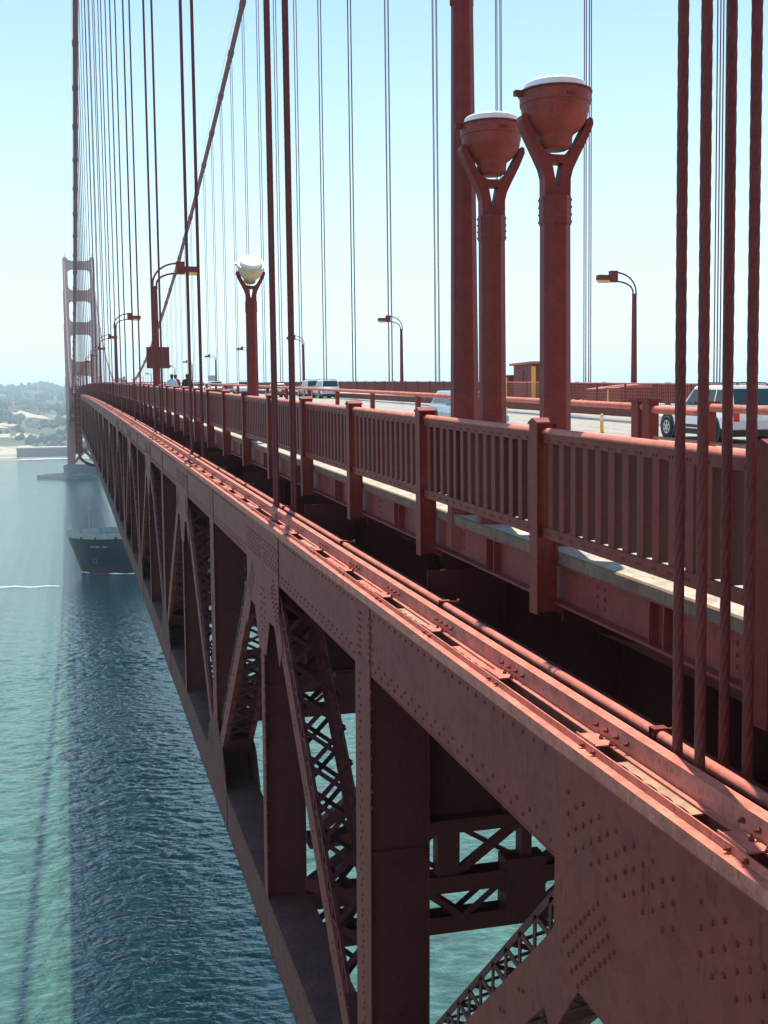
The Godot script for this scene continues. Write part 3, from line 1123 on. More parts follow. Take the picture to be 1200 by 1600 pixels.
	many("flange_rivets", rivet_mesh(), tops, t)
	many("bolts", bolt, bolts, t)
	# --- conduit pipe lying along the chord, with clamps and couplings
	var p := thing("conduit_pipe", "sunlit red pipe running along the top of the near truss", "pipe", C(3.965, -2.545, 0))
	b = MB.new()
	strip(b, ring(3.965, -2.545, 0.043, 0.043, 14), -10.0, 700.0, 3.81, true)
	build("pipe", b, M.faded_sunlit_paint, p)
	b = MB.new()
	b.fbox(-0.056, 0.056, -0.10, 0.05, -0.04, -0.028)
	b.fbox(-0.056, 0.056, 0.045, 0.058, -0.04, 0.04)
	b.fbox(-0.056, 0.056, -0.10, 0.05, 0.028, 0.04)
	b.fbox(0.045, 0.16, 0.03, 0.044, -0.01, 0.01)
	b.fbox(0.15, 0.165, 0.015, 0.06, -0.04, 0.04)
	var clamp_mesh := b.mesh(M.red_paint_fine)
	z = 7.35
	while z < 120.0:
		part("clamp", clamp_mesh, p, F(3.965, -2.545, z)); z += 4.85
	z = 9.15
	while z < 120.0:
		b = MB.new()
		strip(b, ring(3.965, -2.545, 0.049, 0.049, 14), z - 0.05, z + 0.05, 1.0, true)
		build("coupling", b, M.faded_sunlit_paint, p); z += 7.62

func west_truss() -> void:
	var t := thing("stiffening_truss", "far riveted steel truss seen in shade beneath the roadway", "truss", C(31.4, -9.0, 0), "stiffening trusses under the deck edges")
	var x0 := 31.0
	var hp := PANEL / 2.0
	var b := MB.new()
	b.fbox(x0, x0 + 0.9, -3.40, -2.30, -hp, hp)
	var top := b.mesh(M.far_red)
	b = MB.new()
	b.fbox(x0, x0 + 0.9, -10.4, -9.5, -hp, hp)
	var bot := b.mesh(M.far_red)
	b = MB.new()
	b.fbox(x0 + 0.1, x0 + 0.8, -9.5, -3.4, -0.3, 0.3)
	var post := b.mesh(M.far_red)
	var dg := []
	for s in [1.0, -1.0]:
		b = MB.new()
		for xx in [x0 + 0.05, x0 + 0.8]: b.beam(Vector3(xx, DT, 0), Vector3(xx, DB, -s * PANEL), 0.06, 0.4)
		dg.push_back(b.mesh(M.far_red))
	var k := -2
	while ZP + PANEL * k < ZEND - 4.0:
		var f := F(0, 0, ZP + PANEL * k)
		part("top_chord", top, t, f)
		part("bottom_chord", bot, t, f)
		part("post", post, t, f)
		if k % 2 == 0:
			for s in 2: part("diagonal", dg[s], t, f)
		k += 1


# ---- floor beams and the bracing under the deck -------------------------------------------------
func floor_system() -> void:
	var t := thing("deck_floor_frame", "dark steel floor beams and laced bottom bracing under the roadway", "bridge floor", C(17, -6, 0))
	var b := MB.new()
	b.fbox(4.21, 30.95, -5.52, -2.40, -0.015, 0.015)
	b.fbox(4.21, 30.95, -5.55, -5.52, -0.2, 0.2)
	var x := 5.2
	while x < 30.5:
		b.fbox(x - 0.01, x + 0.01, -5.52, -2.4, -0.14, 0.14); x += 1.6
	var beam := b.mesh(M.baked_shade_paint)
	# bottom strut: two chords with lacing between
	b = MB.new()
	for yy in [-9.98, -10.80]:
		b.fbox(4.2, 31.0, yy - 0.17, yy + 0.17, -0.22, -0.2)
		b.fbox(4.2, 31.0, yy - 0.17, yy + 0.17, 0.2, 0.22)
		b.fbox(4.2, 31.0, yy - 0.012, yy + 0.012, -0.2, 0.2)
	b.fbox(4.2, 31.0, -8.95, -8.72, -0.18, 0.18)
	x = 4.3
	var a := 0
	while x < 30.0:
		for s in [-0.212, 0.212]:
			b.beam(Vector3(x, -10.12 if a % 2 else -10.66, s), Vector3(x + 0.7, -10.66 if a % 2 else -10.12, s), 0.02, 0.12)
		x += 0.74; a += 1
	x = 5.35
	a = 0
	while x < 29.0:
		b.beam(Vector3(x, -9.85, 0.06), Vector3(x + 1.35, -8.9, 0.06), 0.12, 0.17)
		b.beam(Vector3(x + 0.1, -8.9, -0.08), Vector3(x + 1.5, -9.75, -0.08), 0.08, 0.09)
		b.fbox(x + 1.40, x + (1.62 if a % 2 else 1.85), -9.83, -8.94, -0.16, 0.16)
		x += 1.75; a += 1
	b.fbox(8.15, 9.0, -10.95, -9.6, -0.235, 0.235)
	b.fbox(17.1, 18.1, -10.95, -9.6, -0.235, 0.235)
	var strut := b.mesh(M.baked_shade_paint)
	# sway frame from the strut up to the floor beam
	b = MB.new()
	b.fbox(8.4, 8.75, -8.73, -5.56, -0.12, 0.12)
	b.beam(Vector3(4.3, -8.7, 0), Vector3(8.4, -5.6, 0), 0.22, 0.2)
	b.beam(Vector3(8.6, -8.7, 0), Vector3(12.6, -5.6, 0), 0.22, 0.2)
	b.fbox(17.4, 17.75, -8.73, -5.56, -0.12, 0.12)
	b.beam(Vector3(17.5, -8.7, 0), Vector3(13.2, -5.6, 0), 0.22, 0.2)
	b.beam(Vector3(17.6, -8.7, 0), Vector3(22.0, -5.6, 0), 0.22, 0.2)
	var sway := b.mesh(M.baked_shade_paint)
	b = MB.new()
	b.beam(Vector3(4.2, -9.62, 0.3), Vector3(17.6, -9.62, -PANEL * 2.0), 0.3, 0.24)
	b.beam(Vector3(31.0, -9.62, 0.3), Vector3(17.6, -9.62, -PANEL * 2.0), 0.3, 0.24)
	var lateral := b.mesh(M.baked_shade_paint)
	var k := -2
	while ZP + PANEL * k < ZEND - 4.0:
		var z := ZP + PANEL * k
		var f := F(0, 0, z)
		part("floor_beam", beam, t, f)
		if z < 500.0:
			if k % 2 == 0:
				part("bottom_strut", strut, t, f)
				part("sway_frame", sway, t, f)
				part("lateral_brace", lateral, t, f)
		k += 1
	for q in [6.0, 9.2, 12.4, 15.6, 18.8, 22.0, 25.2, 28.4]:
		b = MB.new()
		strip(b, rect(q - 0.15, q + 0.15, -2.98, -2.37), -12.0, ZEND)
		build("stringer", b, M.far_red, t)
	# fascia beam under the edge of the sidewalk, with stiffeners
	b = MB.new()
	strip(b, rect(4.57, 4.59, -2.18, -1.82), -12.0, ZEND)
	strip(b, rect(4.47, 4.67, -2.205, -2.18), -12.0, ZEND)
	strip(b, rect(4.50, 4.57, -1.835, -1.815), -12.0, ZEND)
	build("fascia_beam", b, M.red_paint, t)
	b = MB.new()
	strip(b, rect(4.215, 4.70, -3.02, -3.0), -12.0, ZEND)
	build("added_sun_shield", b, M.baked_shade_paint, t)  # added plate that keeps stray sun off the bottom chord
	b = MB.new()
	b.fbox(4.49, 4.57, -2.18, -1.835, -0.008, 0.008)
	var stf := b.mesh(M.red_paint)
	for i in 150:
		for o in [1.62, 1.86]: part("stiffener", stf, t, F(0, 0, 2.76 + 3.81 * i + o))
	var xs := []
	for i in 30:
		for j in 3:
			for e in [0.62, 0.76, 2.9, 3.04]: xs.push_back(east_rivet(-1.92 - 0.085 * j, 2.76 + 3.81 * i + e, 4.57))
	many("rivets", rivet_mesh(0.018, 0.012), xs, t)
	# brackets that carry the sidewalk past the truss
	b = MB.new()
	b.plate(PackedVector2Array([Vector2(4.6, -2.21), Vector2(4.6, -2.4), Vector2(6.9, -3.2), Vector2(6.9, -1.83), Vector2(4.68, -1.83), Vector2(4.68, -2.21)]), Vector3(0, 0, 0.01), Vector3.RIGHT, Vector3.UP, Vector3(0, 0, -0.02))
	var br := b.mesh(M.baked_shade_paint)
	for i in 170: part("bracket", br, t, F(0, 0, -1.05 + 3.81 * i))


# ---- suspender ropes ----------------------------------------------------------------------------
func rope_mesh(x: float, z: float, y0: float, y1: float, r: float, level: int) -> MB:
	var b := MB.new()
	if level < 2:
		b.tube([V(x, y0, z), V(x, y1, z)], [r, r], 8 if level == 1 else 5)
		return b
	# six strands laid round one another
	var rows := int((y1 - y0) / (0.035 if level == 3 else 0.06))
	var sides := 36
	var ptsv := []
	var nrv := []
	for i in rows + 1:
		var y := lerpf(y0, y1, float(i) / rows)
		var tw := y * 8.0
		var a0 := []
		var n0 := []
		for k in sides:
			var a := TAU * k / sides
			var ph := fposmod((a - tw) * 6.0, TAU) - PI
			var rr := r * (0.80 + 0.22 * sqrt(maxf(0.0, 1.0 - pow(ph / PI, 2.0))))
			var slope := 0.55 * ph / PI
			a0.push_back(V(x + cos(a) * rr, y, z + sin(a) * rr))
			var o := Vector3(cos(a), 0, -sin(a))
			var tg := Vector3(-sin(a), 0, -cos(a))
			n0.push_back((o + tg * slope - Vector3.UP * slope * 0.3).normalized())
		ptsv.push_back(a0); nrv.push_back(n0)
	for i in rows:
		for k in sides:
			var k2 := (k + 1) % sides
			b.tri(ptsv[i][k], ptsv[i][k2], ptsv[i + 1][k2], nrv[i][k], nrv[i][k2], nrv[i + 1][k2])
			b.tri(ptsv[i][k], ptsv[i + 1][k2], ptsv[i + 1][k], nrv[i][k], nrv[i + 1][k2], nrv[i + 1][k])
	return b

func ropes() -> void:
	var rest := MB.new()
	for side in 2:
		var gname := "suspender ropes of the near cable" if side == 0 else "suspender ropes of the far cable"
		for k in 83:
			var zc := 6.64 + 15.24 * k
			if zc > 1262.0: continue
			for i in 4:
				var x: float = [3.795, 3.795, 4.135, 4.135][i] if side == 0 else [31.23, 31.23, 31.56, 31.56][i]
				var z: float = zc + (0.14 if i % 2 == 0 else -0.14)
				var y0: float = camber(zc) - (2.95 if side == 0 else 2.4)
				var y1: float = cable_y(zc) - 0.4
				if y1 < y0 + 1.0: continue
				var one: bool = k < 42 if side == 0 else (k > 2 and k < 36)
				if not one:
					if side == 0 or k > 2:
						rest.tube([V(x, y0, z), V(x, y1, z)], [0.034, 0.034], 4)
					continue
				if side == 0 and k == 0: y1 = 24.0
				var lev := 1
				if side == 0:
					if k == 0: lev = 3
					elif k < 3:
						lev = 2
						y1 = minf(y1, 30.0 if k == 1 else 40.0)
				else: lev = 0
				var lay := "outer" if i < 2 else "inner"
				var dep := "farther" if i % 2 == 0 else "nearer"
				var lab := "%s %s rope in the %s suspender cluster of the near cable" % [dep, lay, ordinal(k)]
				if side == 0 and k == 0:
					lab = "thick twisted red wire rope at the right edge, %s from the left of four" % ordinal([0, 1, 2, 3][i])
				elif side == 0 and k == 1:
					lab = "%s %s twisted rope of the four rising before the railing left of the lamps" % [dep, lay]
				elif side == 1:
					lab = "%s %s rope of the far cable's %s visible cluster from the right" % [dep, lay, ordinal(k - 3)]
				var b := rope_mesh(x, z, y0, y1, 0.0345, lev)
				if lev >= 2:
					b.tube([V(x, y1, z), V(x, cable_y(zc) - 0.4, z)], [0.033, 0.033], 8)
				var o := build("suspender_rope", b, M.rope_red)
				tag(o, lab, "cable rope", gname)
				# socket block that holds the foot of the rope
				if side == 0 and k < 12:
					var sb := MB.new()
					sb.lathe([Vector2(0.036, -2.62), Vector2(0.05, -2.64), Vector2(0.062, -2.8), Vector2(0.062, -2.95)], 12)
					build("socket", sb, M.red_paint_fine, o, U(x, 0, z))
	tag(stuff(build("suspender_ropes_beyond", rest, M.rope_red)), "thin suspender ropes of the farthest stretches of both cables", "cable ropes")


# ---- near railing -------------------------------------------------------------------------------
const RZ := 10.42
const RS := 3.81

func east_railing() -> void:
	var t := thing("sidewalk_railing", "near red steel railing with flat balusters along the sidewalk edge", "railing", C(4.4, -1.63, 0))
	var b := MB.new()
	# rounded top rail with a face plate
	strip(b, [Vector2(4.335, -0.655), Vector2(4.347, -0.655), Vector2(4.347, -0.60), Vector2(4.435, -0.60), Vector2(4.435, -0.573), Vector2(4.335, -0.573)], -6.0, ZEND)
	var cp := MB.new()
	var prof := []
	for i in 9:
		var a := PI * i / 8.0
		prof.push_back(Vector2(4.385 + 0.053 * cos(a), -0.571 + 0.053 * sin(a)))
	strip(cp, prof, -6.0, ZEND, PANEL, true)
	build("rail_cap", cp, M.faded_sunlit_paint, t)  # cap split from the rail to carry the painted-in sunlit tone
	build("top_rail", b, M.red_paint_fine, t)
	b = MB.new()
	strip(b, rect(4.335, 4.347, -1.555, -1.452), -6.0, ZEND)
	strip(b, rect(4.347, 4.40, -1.472, -1.462), -6.0, ZEND)
	build("bottom_rail", b, M.red_paint_fine, t)
	# posts
	b = MB.new()
	b.fbox(4.28, 4.298, -2.30, -0.485, -0.095, 0.095)
	b.fbox(4.295, 4.495, -2.28, -0.485, -0.07, -0.055)
	b.fbox(4.495, 4.60, -2.28, -2.206, -0.1, 0.1)
	b.fbox(4.295, 4.49, -2.28, -0.485, 0.055, 0.07)
	b.fbox(4.475, 4.494, -1.80, -0.485, -0.095, 0.095)
	var post := b.mesh(M.red_paint_fine)
	b = MB.new()
	# peaked cap
	for s in [-1.0, 1.0]:
		b.hexa([Vector3(4.272, -0.485, 0), Vector3(4.505, -0.485, 0), Vector3(4.505, -0.485, s * 0.115), Vector3(4.272, -0.485, s * 0.115),
			Vector3(4.272, -0.425, 0), Vector3(4.505, -0.425, 0), Vector3(4.505, -0.468, s * 0.115), Vector3(4.272, -0.468, s * 0.115)])
	var cap := b.mesh(M.red_paint_fine)
	# balusters: a flat face with two returned legs
	b = MB.new()
	b.fbox(4.349, 4.361, -1.455, -0.605, -0.052, 0.052)
	var bal_face := b.mesh(M.red_paint_fine)
	b = MB.new()
	b.fbox(4.361, 4.444, -1.455, -0.605, -0.052, -0.042)
	b.fbox(4.361, 4.444, -1.455, -0.605, 0.042, 0.052)
	var bal := b.mesh(M.baked_shade_fine)  # legs hold the shade of the gaps in their colour
	var n := 15
	var made := 0
	var rest := MB.new()
	var rv := []
	for k in range(-4, 172):
		var z := RZ + RS * k
		if z < ZEND and z > -5.0 and k < 168:
			var po := part("post", post, t, U(0, 0, z))
			var c := MeshInstance3D.new()
			c.mesh = cap
			put(c, "cap", po)
		for i in range(1, n):
			var bz := z + RS * i / n
			if bz < -5.5: continue
			if k >= -1 and made < 290:
				add_face(part("baluster", bal, t, U(0, 0, bz)), bal_face); made += 1
			elif z < 660.0:
				rest.xf = U(0, 0, bz)
				rest.fbox(4.349, 4.43, -1.462, -0.605, -0.052, 0.052)
			if z < 75.0 and z > -4.0:
				for s in [-0.025, 0.025]:
					rv.push_back(east_rivet(-0.628, bz + s, 4.335))
					rv.push_back(east_rivet(-1.503, bz + s, 4.335))
	stuff(build("balusters_beyond", rest, M.red_paint_fine, t))
	many("rivets", rivet_mesh(0.0135, 0.008), rv, t)


# ---- rail between the sidewalk and the road -----------------------------------------------------
func handrail() -> void:
	var t := thing("roadside_handrail", "slim red handrail between the sidewalk and the roadway", "handrail", C(7.2, -1.63, 0))
	var b := MB.new()
	strip(b, ring(7.2, -0.44, 0.048, 0.045, 10), 13.75, ZEND, PANEL, true)
	build("top_rail", b, M.faded_sunlit_paint, t)
	b = MB.new()
	strip(b, ring(7.2, -0.41, 0.055, 0.05, 10), -8.0, 12.35, PANEL, true)
	build("end_rail", b, M.faded_sunlit_paint, t)
	for y in [-0.47, -0.82, -1.12]:
		b = MB.new()
		strip(b, ring(7.2, y, 0.02 if y < -0.5 else 0.05, 0.02 if y < -0.5 else 0.05, 8), 12.3, 13.7, 1.0, true)
		build("gate_bar", b, M.faded_sunlit_paint, t)
	for y in [-0.82, -1.12]:
		b = MB.new()
		strip(b, ring(7.2, y, 0.02, 0.02, 8), -8.0, 12.3, 3.0, true)
		build("cable_bar", b, M.faded_sunlit_paint, t)
	b = MB.new()
	b.fbox(7.13, 7.27, -1.71, -0.37, -0.09, 0.09)
	b.fbox(7.10, 7.30, -0.37, -0.34, -0.12, 0.12)
	var gate_post := b.mesh(M.red_paint_fine)
	for z in [12.25, 13.62, 13.92]: part("gate_post", gate_post, t, U(0, 0, z))
	b = MB.new()
	b.fbox(7.155, 7.245, -1.71, -0.47, -0.06, 0.06)
	var post := b.mesh(M.red_paint_fine)
	var z := 20.05
	while z < 640.0:
		part("post", post, t, U(0, 0, z)); z += RS
	z = 8.4
	while z > -8.0:
		part("post", post, t, U(0, 0, z)); z -= RS


# ---- far side of the deck -----------------------------------------------------------------------
func west_side() -> void:
	var t := thing("sidewalk_railing", "far red railing along the ocean side of the deck", "railing", C(30.7, -1.63, 0))
	var b := MB.new()
	strip(b, rect(30.62, 30.76, -0.60, -0.50), -6.0, ZEND)
	build("top_rail", b, M.red_paint_fine, t)
	b = MB.new()
	strip(b, rect(30.66, 30.72, -1.56, -1.46), -6.0, ZEND)
	build("bottom_rail", b, M.red_paint_fine, t)
	b = MB.new()
	b.fbox(30.58, 30.80, -1.9, -0.47, -0.11, 0.11)
	var post := b.mesh(M.red_paint_fine)
	var rest := MB.new()
	for k in 165:
		var z := RZ + RS * k
		part("post", post, t, U(0, 0, z))
		for i in range(1, 15):
			rest.xf = U(0, 0, z + RS * i / 15.0)
			rest.fbox(30.65, 30.73, -1.47, -0.59, -0.055, 0.055)
	stuff(build("balusters", rest, M.red_paint_fine, t))
	# wire fence at the kerb
	var fz0 := 18.0
	var fz1 := 77.0
	var w := thing("wire_fence", "red wire mesh fence along the far kerb with slim posts", "fence", C(26.75, -1.63, 50))
	b = MB.new()
	for j in 8: strip(b, rect(26.74, 26.756, -1.60 + j * 0.158 - 0.008, -1.60 + j * 0.158 + 0.008), fz0, fz1, PANEL)
	var z := fz0
	while z < fz1:
		b.xf = U(0, 0, z)
		b.fbox(26.74, 26.752, -1.62, -0.5, -0.007, 0.007); z += 0.17
	b.xf = Transform3D.IDENTITY
	stuff(build("wire_mesh", b, M.faded_sunlit_paint, w))
	b = MB.new()
	strip(b, ring(26.75, -0.48, 0.03, 0.03, 8), fz0, fz1, PANEL, true)
	build("top_rail", b, M.faded_sunlit_paint, w)
	b = MB.new()
	b.fbox(26.71, 26.79, -1.64, -0.46, -0.04, 0.04)
	var fp := b.mesh(M.red_paint_fine)
	z = fz0
	while z <= fz1:
		part("post", fp, w, U(0, 0, z)); z += 3.2
	# booth with yellow corner strips
	var bo := thing("booth", "small dark red booth with yellow corner strips on the far sidewalk", "booth", C(29, -1.63, 71))
	b = MB.new()
	b.fbox(28.2, 30.2, -1.63, 0.62, 68.6, 71.9)
	build("wall", b, M.red_paint_fine, bo, U(0, camber(70.0) - camber(0.0), 0), true)
	var lift := U(0, camber(70.0), 0)
	b = MB.new()
	b.fbox(28.0, 30.4, 0.62, 0.76, 68.3, 72.2)
	build("roof", b, M.faded_sunlit_paint, bo, lift)
	b = MB.new()
	b.fbox(28.17, 28.2, -1.6, 0.45, 68.62, 68.8)
	b.fbox(28.2, 28.36, -1.6, 0.45, 68.575, 68.6)
	build("corner_strip", b, M.yellow, bo, lift)
	b = MB.new()
	b.fbox(28.175, 28.2, -1.55, 0.3, 70.2, 71.0)
	build("door", b, M.rope_red, bo, lift)
	b = MB.new()
	b.fbox(28.9, 29.7, -0.5, 0.25, 68.575, 68.6)
	build("window", b, M.glass_dark, bo, lift)
	var ca := thing("cabinet", "low red cabinet with a yellow strip beside the booth", "cabinet", C(28.8, -1.63, 74))
	lift = U(0, camber(74.0), 0)
	b = MB.new()
	b.fbox(28.3, 29.6, -1.63, -0.15, 73.0, 75.6)
	build("body", b, M.red_paint_fine, ca, lift)
	b = MB.new()
	b.fbox(28.2, 29.7, -0.15, -0.06, 72.9, 75.7)
	build("lid", b, M.red_paint_fine, ca, lift)
	b = MB.new()
	b.fbox(28.27, 28.3, -1.6, -0.2, 73.3, 73.8)
	build("strip", b, M.yellow, ca, lift)
	var bi := thing("storage_box", "red storage box with a pitched lid behind the wire fence", "storage box", C(29.3, -1.63, 59))
	lift = U(0, camber(59.0), 0)
	b = MB.new()
	b.fbox(28.4, 30.1, -1.63, -0.80, 57.0, 61.2)
	build("body", b, M.red_paint_fine, bi, lift)
	b = MB.new()
	b.hexa([Vector3(28.3, -0.80, -56.9), Vector3(30.2, -0.80, -56.9), Vector3(30.2, -0.80, -61.3), Vector3(28.3, -0.80, -61.3),
		Vector3(28.35, -0.76, -56.95), Vector3(30.15, -0.55, -56.95), Vector3(30.15, -0.55, -61.25), Vector3(28.35, -0.76, -61.25)])
	build("lid", b, M.faded_sunlit_paint, bi, lift)
	b = MB.new()
	b.fbox(28.36, 28.4, -1.63, -0.85, 58.4, 58.55)
	build("hinge_strip", b, M.yellow, bi, lift)


# ---- lamps --------------------------------------------------------------------------------------
func octagon(b: MB, x: float, z: float, w0: float, w1: float, y0: float, y1: float, cut := 0.30) -> void:
	# square shaft with cut corners, forward frame
	var rr := []
	for e in [[w0, y0], [w1, y1]]:
		var h: float = e[0] / 2.0
		var c: float = h * (1.0 - 2.0 * cut)
		var q := []
		for p in [[h, -c], [h, c], [c, h], [-c, h], [-h, c], [-h, -c], [-c, -h], [c, -h]]: q.push_back(Vector3(x + p[0], e[1], -z + p[1]))
		rr.push_back(q)
	for i in 8:
		var j := (i + 1) % 8
		var m: Vector3 = (rr[0][i] + rr[0][j]) * 0.5 - Vector3(x, y0, -z)
		m.y = 0
		b.quad(rr[0][i], rr[0][j], rr[1][j], rr[1][i], m)
	for i in range(1, 7):
		b.tri(rr[1][0], rr[1][i], rr[1][i + 1], Vector3.UP, Vector3.UP, Vector3.UP)

func streetlight(called_label: String, x: float, z: float, dir: float, grp: String) -> Node3D:
	var t := thing("street_lamp", called_label, "street lamp", C(x, -1.70, z), grp)
	var b := MB.new()
	octagon(b, 0, 0, 0.34, 0.24, 0.0, 6.15)
	build("post", b, M.post_paint, t, Transform3D.IDENTITY, false)
	b = MB.new()
	octagon(b, 0, 0, 0.44, 0.40, -0.4, 0.12)
	build("base", b, M.post_paint, t, Transform3D.IDENTITY, false)
	# two curved bars
	b = MB.new()
	for q in [[-0.10, 1.28, 1.05], [0.09, 0.98, 0.56]]:
		var pts := []
		var rad := []
		var x0: float = q[0]
		pts.push_back(Vector3(dir * x0, 6.0, 0)); rad.push_back(0.055)
		for i in 9:
			var a := PI * 0.5 * i / 8.0
			pts.push_back(Vector3(dir * (x0 + (1.15 - x0) * (1.0 - cos(a))), 6.25 + q[2] * sin(a), 0)); rad.push_back(0.05)
		b.tube(pts, rad, 6)
	build("arm", b, M.post_paint, t, Transform3D.IDENTITY, false)
	b = MB.new()
	b.box(Vector3(minf(dir * 1.08, dir * 1.5), 6.76, -0.17), Vector3(maxf(dir * 1.08, dir * 1.5), 7.38, 0.17))
	b.box(Vector3(minf(dir * 1.5, dir * 2.25), 6.86, -0.19), Vector3(maxf(dir * 1.5, dir * 2.25), 7.14, 0.19))
	var hd := build("lamp_head", b, M.post_paint, t, Transform3D.IDENTITY, false)
	b = MB.new()
	b.box(Vector3(minf(dir * 1.56, dir * 2.2), 6.72, -0.15), Vector3(maxf(dir * 1.56, dir * 2.2), 6.86, 0.15))
	build("lens", b, M.amber, hd, Transform3D.IDENTITY, false)
	return t

func uplight(lab: String, x: float, z: float, y_slot: float, tilt: float) -> void:
	# cut-corner post that forks round a bowl floodlight aimed up the tower
	var t := thing("flood_lamp", lab, "flood lamp", C(x, -1.70, z), "bowl flood lamps on posts")
	var h := y_slot
	var b := MB.new()
	octagon(b, 0, 0, 0.29, 0.275, 0.0, h - 0.18)
	build("post", b, M.post_paint, t, Transform3D.IDENTITY, false)
	b = MB.new()
	octagon(b, 0, 0, 0.36, 0.34, 0.0, 0.16)
	build("base", b, M.post_paint, t, Transform3D.IDENTITY, false)
	b = MB.new()
	octagon(b, 0, 0, 0.292, 0.292, h - 0.36, h - 0.09)
	var col := build("collar", b, M.post_paint, t, Transform3D.IDENTITY, false)
	var rs := []
	for s in [-1.0, 1.0]:
		for j in 4:
			for e in [-0.06, 0.06]:
				rs.push_back(t.global_transform * Transform3D(Basis(Vector3(0, 0, 1), -s * PI / 2), Vector3(s * 0.147, h - 0.33 + j * 0.07, e)))
	many("rivets", rivet_mesh(0.012, 0.006), rs, t)
	# fork: a flat Y plate with a slot
	var poly := PackedVector2Array()
	var arm := [Vector2(0.134, -0.12), Vector2(0.136, 0.08), Vector2(0.16, 0.17), Vector2(0.225, 0.30), Vector2(0.30, 0.44), Vector2(0.35, 0.55), Vector2(0.374, 0.61), Vector2(0.366, 0.66), Vector2(0.338, 0.675), Vector2(0.31, 0.655), Vector2(0.272, 0.56), Vector2(0.215, 0.455), Vector2(0.165, 0.375), Vector2(0.12, 0.325), Vector2(0.06, 0.305)]
	for p in arm: poly.push_back(p)
	for i in arm.size(): poly.push_back(Vector2(-arm[arm.size() - 1 - i].x, arm[arm.size() - 1 - i].y))
	var slot := PackedVector2Array([Vector2(-0.012, 0.0), Vector2(0.012, 0.0), Vector2(0.028, 0.08), Vector2(0.058, 0.225), Vector2(-0.058, 0.225), Vector2(-0.028, 0.08)])
	b = MB.new()
	# build the Y in two halves so that the slot stays open
	for s in [-1.0, 1.0]:
		var hp := PackedVector2Array()
		hp.push_back(Vector2(0.0, -0.12))
		for p in arm: hp.push_back(p)
		hp.push_back(Vector2(0.0, 0.305))
		hp.push_back(Vector2(0.0, 0.225))
		hp.push_back(Vector2(0.058, 0.225)); hp.push_back(Vector2(0.028, 0.08)); hp.push_back(Vector2(0.012, 0.0)); hp.push_back(Vector2(0.0, 0.0))
		var pp := PackedVector2Array()
		for p in hp: pp.push_back(Vector2(p.x * s, p.y))
		b.plate(pp, Vector3(0, h, -0.07), Vector3.RIGHT, Vector3.UP, Vector3(0, 0, 0.14))
	build("fork", b, M.post_paint, t, Transform3D.IDENTITY, false)
	# bowl
	var bowl_at := Transform3D(Basis(Vector3.RIGHT, tilt), Vector3(0, h + 0.70, 0))
	b = MB.new()
	b.lathe([Vector2(0.0, -0.345), Vector2(0.11, -0.345), Vector2(0.15, -0.325), Vector2(0.16, -0.29), Vector2(0.165, -0.225), Vector2(0.178, -0.20), Vector2(0.225, -0.165), Vector2(0.278, -0.105), Vector2(0.312, -0.04), Vector2(0.327, 0.03), Vector2(0.330, 0.075), Vector2(0.341, 0.078), Vector2(0.344, 0.19), Vector2(0.33, 0.20), Vector2(0.32, 0.20)], 40)
	var bowl := build("bowl", b, M.bowl_paint if tilt < 0.3 else M.cream_bowl, t, bowl_at, false)
	b = MB.new()
	b.lathe([Vector2(0.36, 0.185), Vector2(0.36, 0.20), Vector2(0.30, 0.203), Vector2(0.30, 0.185), Vector2(0.36, 0.185)], 32)
	b.box(Vector3(-0.42, 0.15, -0.03), Vector3(-0.335, 0.20, 0.03))
	b.box(Vector3(0.345, 0.14, -0.015), Vector3(0.385, 0.165, 0.015))
	b.box(Vector3(-0.02, 0.105, 0.335), Vector3(0.05, 0.125, 0.36))
	build("rim", b, M.rope_red if tilt < 0.3 else M.cream_bowl, bowl, Transform3D.IDENTITY, false)
	b = MB.new()
	var pr := []
	pr.push_back(Vector2(0.30, 0.203))
	for i in 8:
		var a := PI * 0.5 * i / 7.0
		pr.push_back(Vector2(0.23 + 0.068 * cos(a) if i < 7 else 0.23, 0.262 + 0.035 * sin(a)))
	pr.push_back(Vector2(0.12, 0.318)); pr.push_back(Vector2(0.0, 0.33))
	b.lathe(pr, 32)
	build("lens", b, M.lens, bowl, Transform3D.IDENTITY, false)
	# trunnions that hold the bowl in the fork
	b = MB.new()
	for s in [-1.0, 1.0]: b.tube([Vector3(s * 0.30, 0, 0), Vector3(s * 0.37, 0, 0)], [0.04, 0.035], 10)
	build("trunnion", b, M.post_paint, t, Transform3D(Basis.IDENTITY, Vector3(0, h + 0.62, 0)), false)

